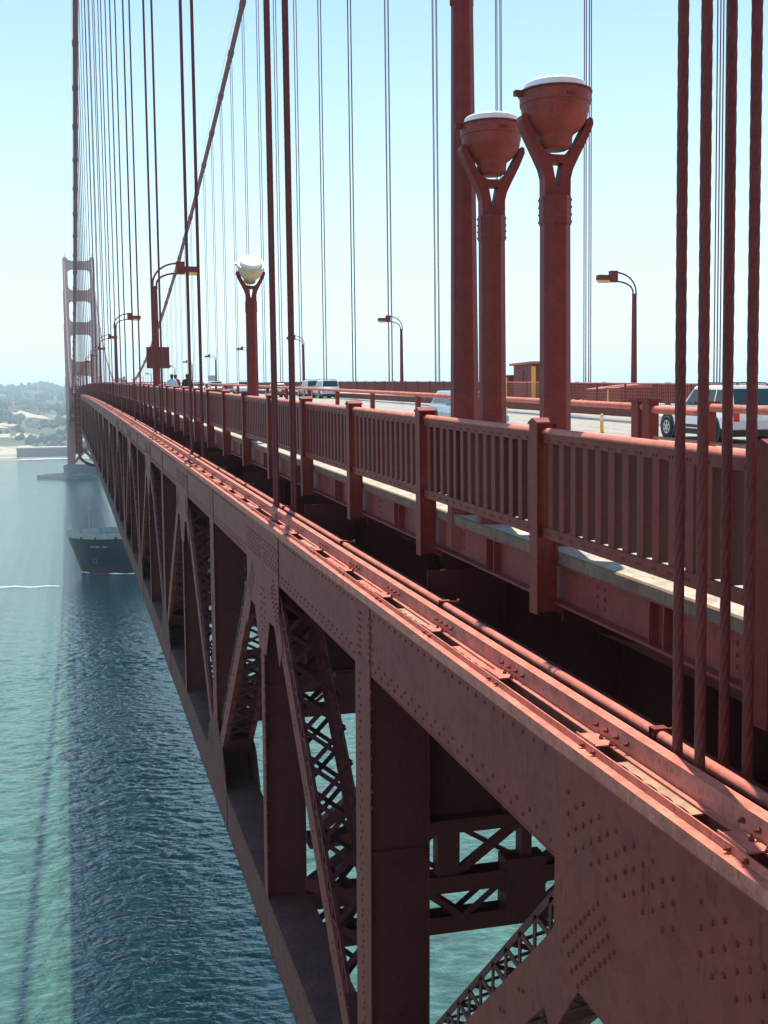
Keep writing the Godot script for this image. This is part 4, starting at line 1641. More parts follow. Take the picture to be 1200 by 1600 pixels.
func lamps() -> void:
	uplight("nearest and largest bowl flood lamp, on a forked post behind the railing", 4.685, 10.83, 3.49, -0.02)
	uplight("second bowl flood lamp on a forked post, half behind the nearest one", 4.685, 12.6, 3.53, -0.02)
	uplight("bowl flood lamp farther along the sidewalk with its white lens tipped towards the viewer", 4.70, 30.3, 3.64, 0.62)
	for k in 12:
		var z := 13.2 + 47.3 * k if k > 0 else 13.55
		var lab := "twin bar street lamp on the near railing, %s from the viewer" % ordinal(k)
		if k == 0: lab = "tall dark lamp post beside the bowl lamps, cut by the top of the picture"
		if k == 1: lab = "street lamp on the near railing with a square sign back on its post"
		var t := streetlight(lab, 4.68 if k == 0 else 4.55, z, 1.0, "street lamps along the near railing")
		if k == 1:
			var b := MB.new()
			b.box(Vector3(-0.52, 2.05, 0.15), Vector3(0.62, 3.12, 0.19))
			tag(build("sign_back", b, M.rope_red, t, Transform3D.IDENTITY, false), "square dark red back of a sign", "")
	for k in range(1, 12):
		var z := 13.2 + 47.3 * k
		var t := streetlight("street lamp arching over the roadway from its far side, %s from the viewer" % ordinal(k - 1), 30.95, z, -1.0, "street lamps along the far railing")
		if k == 5:
			var b := MB.new()
			b.box(Vector3(-1.7, 1.9, 0.14), Vector3(-0.2, 3.0, 0.18))
			tag(build("sign_back", b, M.bare, t, Transform3D.IDENTITY, false), "pale grey back of a sign", "")


# ---- vehicles -----------------------------------------------------------------------------------
func loft(b: MB, secs: Array) -> void:
	# secs: list of arrays of Vector3 with the same count, closed rings
	var cnt: int = secs[0].size()
	for i in secs.size() - 1:
		var m := Vector3.ZERO
		for p in secs[i]: m += p
		for p in secs[i + 1]: m += p
		m /= cnt * 2.0
		for k in cnt:
			var k2 := (k + 1) % cnt
			var c: Vector3 = (secs[i][k] + secs[i][k2] + secs[i + 1][k] + secs[i + 1][k2]) / 4.0
			b.quad(secs[i][k], secs[i][k2], secs[i + 1][k2], secs[i + 1][k], Vector3(c.x - m.x, c.y - m.y, 0))
	for e in [0, secs.size() - 1]:
		var nn := Vector3(0, 0, -1.0 if e == 0 else 1.0)
		for k in range(1, cnt - 1):
			b.tri(secs[e][0], secs[e][k], secs[e][k + 1], nn, nn, nn)

func section(z: float, y0: float, y1: float, hw: float, top: float, bev := 0.07) -> Array:
	return [Vector3(-hw + 0.05, y0, z), Vector3(hw - 0.05, y0, z), Vector3(hw, y0 + 0.08, z), Vector3(hw, y0 + (y1 - y0) * 0.55, z), Vector3(top, y1 - bev, z), Vector3(top - bev, y1, z),
		Vector3(-top + bev, y1, z), Vector3(-top, y1 - bev, z), Vector3(-hw, y0 + (y1 - y0) * 0.55, z), Vector3(-hw, y0 + 0.08, z)]

func paint(called: String, lin: Color) -> StandardMaterial3D:
	if M.has(called): return M[called]
	var m := mat(called, lin, 0.32)
	m.clearcoat_enabled = true
	m.clearcoat = 0.8
	m.clearcoat_roughness = 0.08
	return m

# kind: suv, van, sedan, truck.  at = point on the road, south = driving away from the viewer
func car(kind: String, label: String, cat: String, x: float, z: float, south: bool, col: StandardMaterial3D, trim: StandardMaterial3D, grp: String) -> void:
	var t := thing("parked_car" if false else kind, label, cat, C(x, -2.08, z), grp)
	t.rotation.y = 0.0 if south else PI
	t.rotation.x = atan(SLOPE * (1.0 - z / 640.0)) * (1.0 if south else -1.0)
	var L := 4.6
	var W := 0.92
	var hb := 1.02      # belt height
	var hr := 1.76      # roof
	var fl := 0.42      # floor
	var r := 0.37
	var g := [-0.75, -0.15, 1.9, 2.2]  # windscreen foot, roof front, roof back, rear window foot
	var hood := 1.02
	if kind == "suv": hr = 1.70
	if kind == "minivan":
		g = [-1.15, -0.3, 2.05, 2.35]; hood = 0.98; hr = 1.74; L = 4.9; r = 0.34; fl = 0.34
	elif kind == "station_wagon":
		g = [-1.0, -0.2, 1.75, 2.2]; hood = 0.84; hr = 1.43; hb = 0.86; L = 4.7; r = 0.32; fl = 0.28; W = 0.88
	elif kind == "sedan":
		g = [-0.8, -0.05, 0.95, 1.65]; hood = 0.86; hr = 1.42; hb = 0.90; L = 4.7; r = 0.32; fl = 0.28; W = 0.88
	elif kind == "pickup":
		g = [-0.9, -0.25, 2.2, 2.45]; L = 5.2
	var f := -L / 2.0
	var e := L / 2.0
	var b := MB.new()
	loft(b, [section(f + 0.02, fl + 0.12, hood - 0.24, W - 0.14, W - 0.2, 0.05), section(f + 0.18, fl, hood - 0.10, W - 0.04, W - 0.09), section(f + 0.6, fl - 0.04, hood - 0.03, W, W - 0.05),
		section(g[0], fl - 0.04, hood + 0.02, W, W - 0.05), section(0.4, fl - 0.04, hb + 0.02, W, W - 0.04), section(minf(g[3], e - 0.25), fl - 0.02, hb + 0.03, W, W - 0.04),
		section(e - 0.12, fl + 0.02, hb - (0.0 if kind != "sedan" else 0.03), W - 0.02, W - 0.07), section(e - 0.02, fl + 0.1, hb - 0.08, W - 0.08, W - 0.12)])
	build("body", b, col, t, Transform3D.IDENTITY, false)
	# greenhouse
	b = MB.new()
	var wb := W - 0.07
	var wr := W - 0.20
	var cab := func(z0: float, y: float, w: float) -> Array:
		return [Vector3(-wb, hb - 0.02, z0), Vector3(wb, hb - 0.02, z0), Vector3(w, y - 0.06, z0), Vector3(w - 0.07, y, z0), Vector3(-w + 0.07, y, z0), Vector3(-w, y - 0.06, z0)]
	var low: float = hb + 0.03
	var secs := [cab.call(g[0], low, wb), cab.call(g[1], hr - 0.03, wr), cab.call((g[1] + g[2]) * 0.5, hr, wr), cab.call(g[2], hr - 0.02, wr), cab.call(g[3], low, wb)]
	loft(b, secs)
	var cabin := build("cabin", b, col, t, Transform3D.IDENTITY, false)
	# side glass, one pane per window
	var lerpx := func(y: float) -> float: return lerpf(wb, wr, (y - hb) / (hr - 0.06 - hb)) + 0.006
	var ya := hb + 0.07
	var yb := hr - 0.13
	var cuts := []
	var n := 3 if kind != "sedan" else 2
	var za0: float = lerpf(g[0], g[1], (ya - hb) / (hr - hb)) + 0.16
	var za1: float = lerpf(g[0], g[1], (yb - hb) / (hr - hb)) + 0.12
	var zb0: float = lerpf(g[3], g[2], (ya - hb) / (hr - hb)) - 0.14
	var zb1: float = lerpf(g[3], g[2], (yb - hb) / (hr - hb)) - 0.12
	for s in [-1.0, 1.0]:
		for i in n:
			var p0 := lerpf(za0, zb0, float(i) / n) + 0.035
			var p1 := lerpf(za0, zb0, float(i + 1) / n) - 0.035
			var q0 := lerpf(za1, zb1, float(i) / n) + 0.035
			var q1 := lerpf(za1, zb1, float(i + 1) / n) - 0.035
			if i > 0: q0 = maxf(q0, p0)
			b = MB.new()
			var xa: float = lerpx.call(ya)
			var xb: float = lerpx.call(yb)
			b.hexa([Vector3(s * (xa - 0.02), ya, p0), Vector3(s * (xa - 0.02), ya, p1), Vector3(s * (xb - 0.02), yb, q1), Vector3(s * (xb - 0.02), yb, q0),
				Vector3(s * xa, ya, p0), Vector3(s * xa, ya, p1), Vector3(s * xb, yb, q1), Vector3(s * xb, yb, q0)])
			build("side_window", b, M.glass_dark, cabin, Transform3D.IDENTITY, false)
	for q in [[g[0], g[1], -1.0, "windscreen"], [g[3], g[2], 1.0, "rear_window"]]:
		b = MB.new()
		var o: float = q[2] * 0.012
		var z0 := lerpf(q[0], q[1], 0.12)
		var z1 := lerpf(q[0], q[1], 0.88)
		var y0 := lerpf(low, hr - 0.03, 0.12)
		var y1 := lerpf(low, hr - 0.03, 0.88)
		b.hexa([Vector3(-wb + 0.1, y0, z0), Vector3(wb - 0.1, y0, z0), Vector3(wr - 0.06, y1, z1), Vector3(-wr + 0.06, y1, z1),
			Vector3(-wb + 0.1, y0 + 0.01, z0 + o), Vector3(wb - 0.1, y0 + 0.01, z0 + o), Vector3(wr - 0.06, y1 + 0.01, z1 + o), Vector3(-wr + 0.06, y1 + 0.01, z1 + o)])
		build(q[3], b, M.glass_dark, cabin, Transform3D.IDENTITY, false)
	# wheels in dark arches
	for s in [-1.0, 1.0]:
		for wz in [f + 0.88, e - 1.02]:
			b = MB.new()
			b.tube([Vector3(s * (W - 0.3), r + 0.03, wz), Vector3(s * (W + 0.004), r + 0.03, wz)], [r + 0.08, r + 0.08], 20)
			build("wheel_arch", b, M.black, t, Transform3D.IDENTITY, false)
			b = MB.new()
			b.tube([Vector3(s * (W - 0.22), r, wz), Vector3(s * (W - 0.2), r, wz), Vector3(s * W, r, wz), Vector3(s * (W + 0.03), r, wz)], [r * 0.9, r, r, r * 0.86], 22)
			var wh := build("wheel", b, M.rubber, t, Transform3D.IDENTITY, false)
			b = MB.new()
			b.tube([Vector3(s * (W + 0.02), r, wz), Vector3(s * (W + 0.036), r, wz)], [r * 0.62, r * 0.58], 18)
			b.tube([Vector3(s * (W + 0.03), r, wz), Vector3(s * (W + 0.05), r, wz)], [r * 0.2, r * 0.16], 12)
			build("rim", b, M.alloy, wh, Transform3D.IDENTITY, false)
			b = MB.new()
			for k in 6:
				var a := TAU * k / 6.0
				b.tube([Vector3(s * (W + 0.037), r + sin(a) * r * 0.38, wz + cos(a) * r * 0.38), Vector3(s * (W + 0.039), r + sin(a) * r * 0.38, wz + cos(a) * r * 0.38)], [r * 0.12, r * 0.12], 8)
			build("rim_slots", b, M.black, wh, Transform3D.IDENTITY, false)
	# bumpers, lights, plates, mirrors, door seams
	for q in [[f - 0.06, f + 0.12, "front_bumper"], [e - 0.14, e + 0.07, "rear_bumper"]]:
		b = MB.new()
		b.box(Vector3(-W + 0.05, fl + 0.02, q[0]), Vector3(W - 0.05, fl + 0.24, q[1]))
		build(q[2], b, trim, t, Transform3D.IDENTITY, false)
	for s in [-1.0, 1.0]:
		b = MB.new()
		b.box(Vector3(minf(s * (W - 0.09), s * (W - 0.27)), hb - 0.36, e - 0.1), Vector3(maxf(s * (W - 0.09), s * (W - 0.27)), hb - 0.06, e + 0.012))
		build("tail_light", b, M.lamp_red, t, Transform3D.IDENTITY, false)
		b = MB.new()
		b.box(Vector3(minf(s * (W - 0.16), s * (W - 0.5)), hood - 0.36, f - 0.012), Vector3(maxf(s * (W - 0.16), s * (W - 0.5)), hood - 0.22, f + 0.1))
		build("headlight", b, M.lens, t, Transform3D.IDENTITY, false)
		b = MB.new()
		b.box(Vector3(minf(s * (W - 0.02), s * (W + 0.17)), hb + 0.02, g[0] + 0.35), Vector3(maxf(s * (W - 0.02), s * (W + 0.17)), hb + 0.17, g[0] + 0.45))
		build("mirror", b, trim, t, Transform3D.IDENTITY, false)
		b = MB.new()
		for dz in [g[0] + 0.3, 0.42, 1.3]:
			if kind == "sedan" and dz > 1.2: continue
			b.box(Vector3(minf(s * (W - 0.02), s * (W + 0.003)), fl + 0.1, dz), Vector3(maxf(s * (W - 0.02), s * (W + 0.003)), hb - 0.25, dz + 0.018))
		b.box(Vector3(minf(s * (W - 0.02), s * (W + 0.006)), fl + 0.0, f + 1.35), Vector3(maxf(s * (W - 0.02), s * (W + 0.006)), fl + 0.09, e - 1.5))
		build("door_seams", b, M.black, t, Transform3D.IDENTITY, false)
	b = MB.new()
	b.box(Vector3(-0.25, fl + 0.34, e - 0.05), Vector3(0.1, fl + 0.5, e + 0.012))
	build("number_plate", b, M.plate_white, t, Transform3D.IDENTITY, false)
	b = MB.new()
	b.box(Vector3(-0.5, hood - 0.36, f - 0.008), Vector3(0.5, hood - 0.24, f + 0.1))
	build("grille", b, M.black, t, Transform3D.IDENTITY, false)
	b = MB.new()
	b.box(Vector3(-W + 0.15, 0.2, f + 0.4), Vector3(W - 0.15, fl + 0.05, e - 0.3))
	build("underbody", b, M.black, t, Transform3D.IDENTITY, false)
	if kind != "sedan":
		b = MB.new()
		for s in [-1.0, 1.0]:
			b.tube([Vector3(s * (wr - 0.1), hr + 0.02, g[1] + 0.2), Vector3(s * (wr - 0.1), hr + 0.07, g[1] + 0.35), Vector3(s * (wr - 0.1), hr + 0.07, g[2] - 0.3), Vector3(s * (wr - 0.1), hr + 0.02, g[2] - 0.15)], [0.025, 0.025, 0.025, 0.025], 6)
		for dz in [0.25, 1.35]: b.box(Vector3(-wr + 0.08, hr + 0.055, dz), Vector3(wr - 0.08, hr + 0.085, dz + 0.06))
		build("roof_rack", b, M.black, cabin, Transform3D.IDENTITY, false)

func traffic() -> void:
	var white := paint("white_car", Color(0.85, 0.85, 0.84))
	var blue := paint("pale_blue_car", Color(0.26, 0.36, 0.46))
	var silver := paint("silver_car", Color(0.42, 0.43, 0.44))
	var maroon := paint("maroon_car", Color(0.16, 0.03, 0.035))
	var navy := paint("navy_car", Color(0.04, 0.055, 0.10))
	var black: Material = M.black
	var gs := "cars driving south away from the viewer"
	var gn := "cars driving north towards the viewer"
	car("suv", "large white four wheel drive car with dark windows behind the right hand ropes", "car", 19.5, 32.6, true, white, M.alloy, gs)
	car("station_wagon", "pale blue estate car coming towards the viewer behind the lamp posts", "car", 15.2, 43.8, false, blue, blue, gn)
	car("pickup", "white car with a long roof seen from behind, beyond the gap in the railing", "car", 24.4, 112.0, true, white, M.alloy, gs)
	car("minivan", "silver minivan just beyond the white car with a long roof", "minivan", 27.0 - 2.2, 121.0, true, silver, silver, gs)
	car("sedan", "maroon saloon between the two near pairs of ropes", "car", 21.4, 122.0, true, maroon, maroon, gs)
	car("suv", "white car just right of the third flood lamp post", "car", 21.3, 146.0, true, white, M.alloy, gs)
	car("suv", "silver car with a dark rear window left of the third flood lamp", "car", 18.6, 152.0, true, silver, M.black, gs)
	car("minivan", "pale van behind the silver car left of the third flood lamp", "van", 18.5, 171.0, true, white, M.alloy, gs)
	car("suv", "silver car topping the rise beyond the pale van", "car", 21.4, 196.0, true, silver, M.black, gs)
	car("sedan", "pale saloon coming over the rise in the nearest lane", "car", 12.0, 178.0, false, silver, silver, gn)
	car("sedan", "white saloon in the middle lane far along the deck", "car", 15.2, 232.0, false, white, white, gn)
	car("minivan", "pale minivan following the white saloon far along the deck", "minivan", 12.0, 262.0, false, silver, silver, gn)
	car("suv", "white car far ahead in the lane beside the box truck", "car", 18.4, 240.0, true, white, M.alloy, gs)
	car("suv", "dark blue car between the white cars near the crest", "car", 21.6, 262.0, true, navy, M.black, gs)
	car("minivan", "white van nearest the crest in the southbound lanes", "van", 18.4, 300.0, true, white, M.alloy, gs)
	# a box lorry on the crest
	var t := thing("box_truck", "pale box truck on the crest of the deck far ahead", "truck", C(14.8, -2.08, 330))
	t.rotation.y = PI
	var b := MB.new()
	b.box(Vector3(-1.25, 0.95, -1.6), Vector3(1.25, 3.9, 4.8))
	build("cargo_box", b, M.stone_far, t, Transform3D.IDENTITY, false)
	b = MB.new()
	loft(b, [section(-3.6, 0.5, 1.5, 1.1, 1.05), section(-3.0, 0.5, 1.9, 1.15, 1.1), section(-2.6, 0.5, 2.8, 1.15, 1.0), section(-1.65, 0.5, 2.9, 1.15, 1.0)])
	build("cab", b, white, t, Transform3D.IDENTITY, false)
	b = MB.new()
	b.hexa([Vector3(-0.95, 1.95, -3.03), Vector3(0.95, 1.95, -3.03), Vector3(0.9, 2.65, -2.72), Vector3(-0.9, 2.65, -2.72), Vector3(-0.95, 1.98, -3.06), Vector3(0.95, 1.98, -3.06), Vector3(0.9, 2.68, -2.75), Vector3(-0.9, 2.68, -2.75)])
	build("windscreen", b, M.glass_dark, t, Transform3D.IDENTITY, false)
	for s in [-1.0, 1.0]:
		for wz in [-2.6, 3.2]:
			b = MB.new()
			b.tube([Vector3(s * 0.85, 0.48, wz), Vector3(s * 1.2, 0.48, wz)], [0.48, 0.48], 18)
			build("wheel", b, M.rubber, t, Transform3D.IDENTITY, false)


# ---- people -------------------------------------------------------------------------------------
# surface nets over a field of tapered capsules
func body_mesh(bones: Array, cell: float, k: float, m: Material) -> Mesh:
	var lo := Vector3(9, 9, 9)
	var hi := -lo
	for q in bones:
		for e in [0, 1]:
			var rr: float = q[2 + e] + 0.06
			lo = lo.min(q[e] - Vector3.ONE * rr)
			hi = hi.max(q[e] + Vector3.ONE * rr)
	var nx := int((hi.x - lo.x) / cell) + 2
	var ny := int((hi.y - lo.y) / cell) + 2
	var nz := int((hi.z - lo.z) / cell) + 2
	var fld := PackedFloat32Array()
	fld.resize(nx * ny * nz)
	for z in nz:
		for y in ny:
			for x in nx:
				var p := lo + Vector3(x, y, z) * cell
				var d := 9.0
				for q in bones:
					var a: Vector3 = q[0]
					var ba: Vector3 = q[1] - a
					var h := clampf((p - a).dot(ba) / maxf(ba.length_squared(), 1e-6), 0.0, 1.0)
					var w: Vector3 = p - a - ba * h
					w.z *= q[4] if q.size() > 4 else 1.0
					var dd := w.length() - lerpf(q[2], q[3], h)
					var hh := clampf(0.5 + 0.5 * (d - dd) / k, 0.0, 1.0)
					d = lerpf(d, dd, hh) - k * hh * (1.0 - hh)
				fld[(z * ny + y) * nx + x] = d
	var vid := {}
	var pts := []
	for z in nz - 1:
		for y in ny - 1:
			for x in nx - 1:
				var s := Vector3.ZERO
				var c := 0
				for e in [[0, 0, 0, 1, 0, 0], [0, 1, 0, 1, 1, 0], [0, 0, 1, 1, 0, 1], [0, 1, 1, 1, 1, 1], [0, 0, 0, 0, 1, 0], [1, 0, 0, 1, 1, 0], [0, 0, 1, 0, 1, 1], [1, 0, 1, 1, 1, 1], [0, 0, 0, 0, 0, 1], [1, 0, 0, 1, 0, 1], [0, 1, 0, 0, 1, 1], [1, 1, 0, 1, 1, 1]]:
					var f0 := fld[((z + e[2]) * ny + y + e[1]) * nx + x + e[0]]
					var f1 := fld[((z + e[5]) * ny + y + e[4]) * nx + x + e[3]]
					if (f0 < 0.0) != (f1 < 0.0):
						var tt := f0 / (f0 - f1)
						s += Vector3(e[0], e[1], e[2]).lerp(Vector3(e[3], e[4], e[5]), tt)
						c += 1
				if c > 0:
					vid[(z * ny + y) * nx + x] = pts.size()
					pts.push_back(lo + (Vector3(x, y, z) + s / c) * cell)
	var st := SurfaceTool.new()
	st.begin(Mesh.PRIMITIVE_TRIANGLES)
	st.set_smooth_group(0)
	for p in pts: st.add_vertex(p)
	var sy := nx
	var sz := nx * ny
	for z in range(1, nz - 1):
		for y in range(1, ny - 1):
			for x in range(1, nx - 1):
				var i := (z * ny + y) * nx + x
				for ax in [[1, sy, sz], [sy, sz, 1], [sz, 1, sy]]:
					var f0 := fld[i]
					var f1 := fld[i + ax[0]]
					if (f0 < 0.0) == (f1 < 0.0): continue
					var a = vid.get(i)
					var b2 = vid.get(i - ax[1])
					var c2 = vid.get(i - ax[1] - ax[2])
					var d2 = vid.get(i - ax[2])
					if a == null or b2 == null or c2 == null or d2 == null: continue
					var order := [a, c2, b2, a, d2, c2] if f0 < 0.0 else [a, b2, c2, a, c2, d2]
					for o in order: st.add_index(o)
	st.generate_normals()
	var me := st.commit()
	me.surface_set_material(0, m)
	return me

func people() -> void:
	var skin := mat("skin", Color(0.42, 0.24, 0.17), 0.6)
	var hair := mat("hair", Color(0.02, 0.015, 0.012), 0.7)
	var leg := mat("trousers", Color(0.05, 0.06, 0.09), 0.9)
	var shirts := [mat("pale_blue_shirt", Color(0.42, 0.52, 0.66), 0.9), mat("black_shirt", Color(0.02, 0.025, 0.022), 0.9), mat("white_shirt", Color(0.7, 0.7, 0.68), 0.9), mat("red_shirt", Color(0.30, 0.05, 0.05), 0.9), mat("grey_shirt", Color(0.2, 0.24, 0.3), 0.9)]
	var vv := func(x: float, y: float, z: float) -> Vector3: return Vector3(x, y, z)
	var bones := []
	# walking figure, about 1.75 m, facing -z
	for s in [-1.0, 1.0]:
		var st: float = s * 0.17
		bones.push_back([vv.call(s * 0.09, 0.90, 0), vv.call(s * 0.10, 0.50, -st), 0.085, 0.06])
		bones.push_back([vv.call(s * 0.10, 0.50, -st), vv.call(s * 0.10, 0.09, -st + (0.12 if s < 0 else -0.03)), 0.058, 0.042])
		bones.push_back([vv.call(s * 0.10, 0.05, -st + (0.14 if s < 0 else 0.02)), vv.call(s * 0.115, 0.045, -st + (-0.06 if s < 0 else -0.18)), 0.045, 0.035])
		bones.push_back([vv.call(s * 0.19, 1.42, 0), vv.call(s * 0.25, 1.14, st * 0.5), 0.055, 0.043])
		bones.push_back([vv.call(s * 0.25, 1.14, st * 0.5), vv.call(s * 0.25, 0.90, st - 0.10), 0.042, 0.03])
		bones.push_back([vv.call(s * 0.25, 0.88, st - 0.11), vv.call(s * 0.245, 0.80, st - 0.14), 0.035, 0.025])
	bones.push_back([vv.call(0, 0.93, 0), vv.call(0, 1.12, 0), 0.155, 0.14, 1.35])
	bones.push_back([vv.call(0, 1.12, 0), vv.call(0, 1.36, 0.01), 0.145, 0.165, 1.35])
	bones.push_back([vv.call(-0.13, 1.43, 0.0), vv.call(0.13, 1.43, 0.0), 0.075, 0.075])
	bones.push_back([vv.call(0, 1.45, 0), vv.call(0, 1.56, -0.01), 0.055, 0.05])
	bones.push_back([vv.call(0, 1.60, -0.03), vv.call(0, 1.68, 0.005), 0.075, 0.092])
	bones.push_back([vv.call(0, 1.61, -0.11), vv.call(0, 1.59, -0.12), 0.012, 0.016])
	var me := body_mesh(bones, 0.02, 0.035, skin)
	# clothes: the same bones a little thicker, cut at neck, cuffs and hem
	var tops := []
	var legs := []
	for i in bones.size():
		var q: Array = bones[i].duplicate()
		q[2] += 0.014; q[3] += 0.014
		if i in [3, 9, 12, 13, 14]: tops.push_back(q)
		if i in [0, 1, 6, 7]: legs.push_back(q)
	legs.push_back([Vector3(0, 0.92, 0), Vector3(0, 1.0, 0), 0.16, 0.155, 1.3])
	var top_me := body_mesh(tops, 0.026, 0.04, shirts[0])
	var leg_me := body_mesh(legs, 0.026, 0.03, leg)
	var hb := body_mesh([[Vector3(0, 1.69, 0.015), Vector3(0, 1.64, 0.045), 0.102, 0.085], [Vector3(0, 1.66, 0.05), Vector3(0, 1.58, 0.05), 0.07, 0.05]], 0.018, 0.03, hair)
	var spots := [[270.0, 66.0, 0, "person in a pale blue shirt walking away along the sidewalk", 0.0], [302.0, 61.0, 1, "dark haired person in black walking beside the railing", 0.2], [241.0, 71.0, 3, "person in a red top close to the lamp post with the sign", 0.0],
		[193.0, 112.0, 4, "person in grey far along the sidewalk", 3.0], [232.0, 78.0, 2, "person in white left of the lamp post with the sign", 3.1]]
	for i in spots.size():
		var q: Array = spots[i]
		var z: float = q[1]
		var x := 5.4 + 0.5 * (i % 3)
		if i == 1: x = 6.1
		if i == 0: x = 5.75
		var p := thing("person", q[3], "person", C(x, -1.70, z), "people on the sidewalk")
		p.rotation.y = q[4]
		part("body", me, p, Transform3D.IDENTITY, false)
		var sh := part("shirt", top_me, p, Transform3D.IDENTITY, false)
		sh.material_override = shirts[q[2]]
		part("trousers", leg_me, p, Transform3D.IDENTITY, false)
		part("hair", hb, p, Transform3D.IDENTITY, false)


# ---- ship ---------------------------------------------------------------------------------------
func ship() -> void:
	var t := thing("cargo_ship", "dark hulled cargo ship passing under the bridge with a cream bulwark at the bow", "ship", Vector3(70, 0, -491))
	var zc := 491.0
	var deck_y := 14.4
	var hull := func(x: float, y: float) -> float:
		# half breadth at x (world) and height y
		var hy := clampf(y / deck_y, -0.3, 1.2)
		var stem := lerpf(4.6, -0.7, hy) if y > 0.0 else 4.6 + 0.5 * y * 0.2
		var run := lerpf(26.0, 19.0, clampf(hy, 0, 1))
		var q := clampf((x - stem) / run, 0.0, 1.0)
		return 14.5 * pow(1.0 - pow(1.0 - q, 2.2), 0.72)
	var side := func(y0: float, y1: float, rows: int, m: Material, called: String) -> MeshInstance3D:
		var b := MB.new()
		var xs := []
		for i in 30: xs.push_back(pow(float(i) / 29.0, 2.0) * 40.0)
		for i in 8: xs.push_back(40.0 + (i + 1) * 16.0)
		for s in [-1.0, 1.0]:
			for j in rows:
				var ya := lerpf(y0, y1, float(j) / rows)
				var yb := lerpf(y0, y1, float(j + 1) / rows)
				for i in xs.size() - 1:
					var P := []
					for c in [[i, ya], [i + 1, ya], [i + 1, yb], [i, yb]]:
						var y: float = c[1]
						var stem: float = lerpf(4.6, -0.7, clampf(y / deck_y, -0.3, 1.2))
						var x: float = stem + xs[c[0]]
						P.push_back(Vector3(x, y, -zc + s * hull.call(x, y)))
					b.quad(P[0], P[1], P[2], P[3], Vector3(-0.2, -0.05, s))
		return build(called, b, m, t)
	side.call(-2.0, 3.4, 4, M.red_hull, "boot_topping")
	side.call(3.4, deck_y, 8, M.navy_hull, "hull")
	side.call(deck_y, deck_y + 2.3, 2, M.cream, "bulwark")
	var b := MB.new()
	b.fbox(30.0, 160.0, deck_y - 1.0, deck_y - 0.6, zc - 14.0, zc + 14.0)
	var pl := PackedVector2Array()
	for i in 16: pl.push_back(Vector2(0.2 + i * 2.2, hull.call(0.2 + i * 2.2, deck_y) - 0.05))
	for i in range(15, -1, -1): pl.push_back(Vector2(0.2 + i * 2.2, -hull.call(0.2 + i * 2.2, deck_y) + 0.05))
	b.plate(pl, Vector3(0, deck_y, -zc), Vector3.RIGHT, Vector3(0, 0, 1), Vector3(0, 0.1, 0))
	build("foredeck", b, M.ship_grey, t)
	b = MB.new()
	b.tube([Vector3(8.0, deck_y, -zc), Vector3(8.0, deck_y + 12.3, -zc)], [0.22, 0.12], 8)
	b.box(Vector3(7.6, deck_y + 11.2, -zc - 0.35), Vector3(8.4, deck_y + 12.2, -zc + 0.35))
	build("foremast", b, M.cream, t)
	for q in [4.5, 12.5, 17.0]:
		b = MB.new()
		b.tube([Vector3(q, deck_y, -zc + 4.0), Vector3(q, deck_y + 3.4, -zc + 4.0)], [0.35, 0.3], 8)
		b.box(Vector3(q - 0.6, deck_y + 3.2, -zc + 3.5), Vector3(q + 0.6, deck_y + 3.8, -zc + 4.5))
		build("vent_post", b, M.ship_grey, t)
	for q in [36.0, 62.0, 88.0]:
		b = MB.new()
		b.fbox(q, q + 20.0, deck_y - 0.6, deck_y + 1.8, zc - 9.0, zc + 9.0)
		build("hatch_cover", b, M.ship_grey, t)
	b = MB.new()
	b.fbox(128.0, 146.0, deck_y - 0.6, deck_y + 17.0, zc - 13.0, zc + 13.0)
	build("deckhouse", b, M.cream, t)
	# openings in the bulwark on the near side
	var out := func(x: float, y: float) -> Transform3D:
		var e := 0.4
		var dz: float = (hull.call(x + e, y) - hull.call(x - e, y)) / (2.0 * e)
		var dy: float = (hull.call(x, y + e) - hull.call(x, y - e)) / (2.0 * e)
		var tx := Vector3(1, 0, dz).normalized()
		var ty := Vector3(0, 1, dy)
		var nz := tx.cross(ty).normalized()
		ty = nz.cross(tx).normalized()
		return Transform3D(Basis(tx, ty, nz), Vector3(x, y, -zc + hull.call(x, y)) + nz * 0.06)
	for q in [[0.4, 14.75, 0.5], [4.6, 14.8, 1.1], [9.9, 14.8, 0.8], [17.8, 14.8, 1.2]]:
		b = MB.new()
		b.box(Vector3(-q[2] * 0.5, -0.4, -0.05), Vector3(q[2] * 0.5, 0.4, 0.03))
		build("fairlead", b, M.black, t, out.call(q[0], q[1]))
	# the name on the bow and a mark below it
	var font := SystemFont.new()
	font.font_names = PackedStringArray(["Droid Sans"])
	var name_x := 8.3
	var txt := "ORIENT LADY"
	for i in txt.length():
		if txt[i] == " ": continue
		var tm := TextMesh.new()
		tm.font = font
		tm.text = txt[i]
		tm.font_size = 24
		tm.pixel_size = 0.042
		tm.depth = 0.04
		tm.material = M.plate_white
		part("letter", tm, t, out.call(name_x + i * 0.60, 11.3))
	for q in [[-0.9, 0.9, -1.1, -0.95], [-0.9, 0.9, 0.95, 1.1], [-0.9, -0.75, -1.1, 1.1], [0.75, 0.9, -1.1, 1.1]]:
		b = MB.new()
		b.box(Vector3(q[0], q[2], -0.03), Vector3(q[1], q[3], 0.03))
		build("thruster_mark", b, M.ship_grey, t, out.call(9.6, 5.4))
	# bow wave
	b = MB.new()
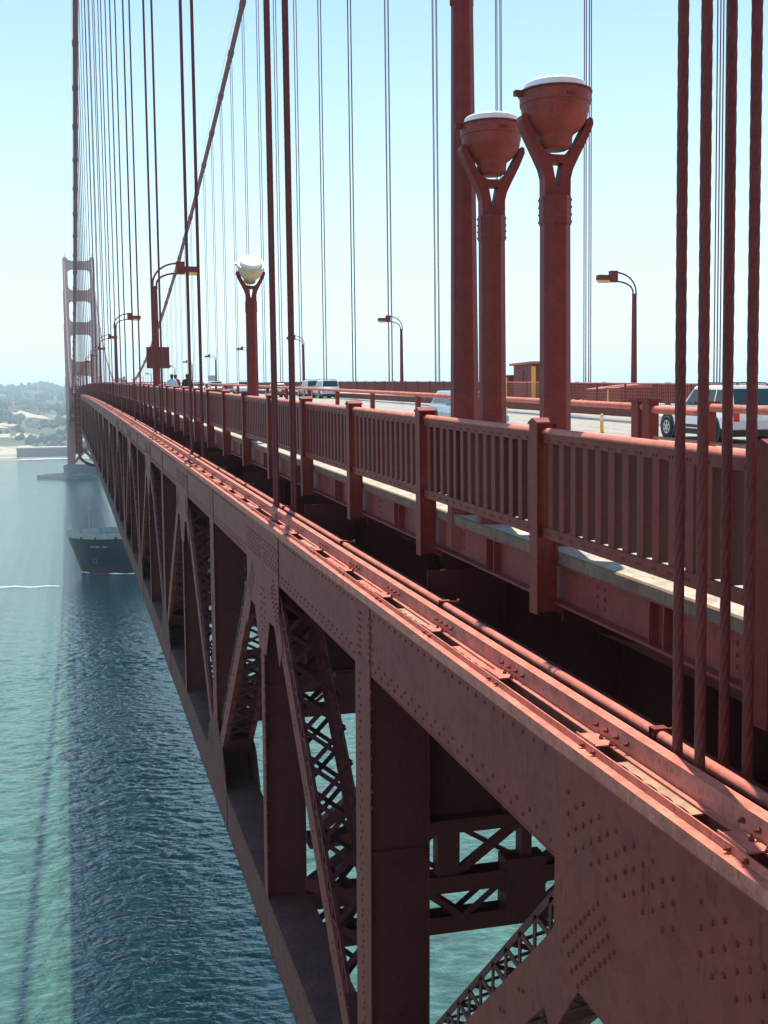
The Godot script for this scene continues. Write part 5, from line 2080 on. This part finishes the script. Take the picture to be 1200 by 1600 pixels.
	for i in 26:
		var qa := float(i) / 26.0
		var qb := float(i + 1) / 26.0
		var P := []
		for q in [qa, qb]:
			var x: float = 4.2 + q * 30.0
			var w: float = (0.25 + 1.1 * absf(sin(q * 17.0)) * (1.0 - q * 0.5)) * (1.0 if q < 0.1 or q > 0.36 else 0.1)
			P.push_back(Vector3(x, 0.25 + 0.5 * absf(sin(q * 11.0)), -zc + hull.call(x, 0.2) - 0.1)); P.push_back(Vector3(x, 0.12, -zc + hull.call(x, 0.2) + w))
		b.quad(P[0], P[1], P[3], P[2], Vector3.UP)
	tag(stuff(build("bow_wave", b, M.foam)), "white bow wave along the waterline of the dark ship", "foam")


# ---- maintenance traveller ----------------------------------------------------------------------
func traveler() -> void:
	var z := 243.0
	var t := thing("maintenance_gantry", "dark red maintenance gantry hung outside the truss far along the bridge", "gantry", C(2.4, -4.0, z))
	var lift := U(0, camber(z), 0)
	lift = F(0, 0, z)
	var b := MB.new()
	b.fbox(1.75, 3.15, -14.2, -2.4, -1.5, 1.5)
	build("ladder_tower", b, M.red_paint, t, lift)
	for s in [-1.55, 1.55]:
		b = MB.new()
		for q in [1.78, 2.4, 3.1]: b.fbox(q - 0.05, q + 0.05, -14.2, -2.4, s - 0.04, s + 0.04)
		var y := -14.0
		while y < -2.6:
			b.fbox(1.75, 3.15, y - 0.04, y + 0.04, s - 0.03, s + 0.03); y += 1.2
		build("frame", b, M.faded_sunlit_paint, t, lift)
	b = MB.new()
	var pts := []
	var rr := []
	for i in 9:
		var a := PI * 0.5 * i / 8.0
		pts.push_back(Vector3(2.45 + 4.0 * (1.0 - cos(a)), -14.2 - 2.6 * sin(a), 0)); rr.push_back(0.3)
	pts.push_back(Vector3(30.0, -16.8, 0)); rr.push_back(0.3)
	for i in pts.size() - 1: b.beam(pts[i], pts[i + 1] + (pts[i + 1] - pts[i]).normalized() * 0.04, 2.2, 0.45)
	build("under_arm", b, M.rope_red, t, lift)
	b = MB.new()
	b.fbox(5.4, 29.0, -16.2, -16.0, -1.4, 1.4)
	build("platform", b, M.old_concrete, t, lift)
	b = MB.new()
	for yy in [-2.38, -1.5, -0.9]: 
		b.fbox(1.4, 4.2, yy, yy + 0.12, -1.6, -1.48)
		b.fbox(1.4, 4.2, yy, yy + 0.12, 1.48, 1.6)
		b.fbox(1.4, 1.52, yy, yy + 0.12, -1.6, 1.6)
	for q in [1.4, 2.3, 3.2, 4.1]:
		for s in [-1.6, 1.48]: b.fbox(q, q + 0.12, -2.38, -0.8, s, s + 0.12)
	build("guard_rail", b, M.red_paint, t, lift)
	b = MB.new()
	b.fbox(1.4, 4.2, -2.52, -2.4, -1.6, 1.6)
	build("top_deck", b, M.rope_red, t, lift)
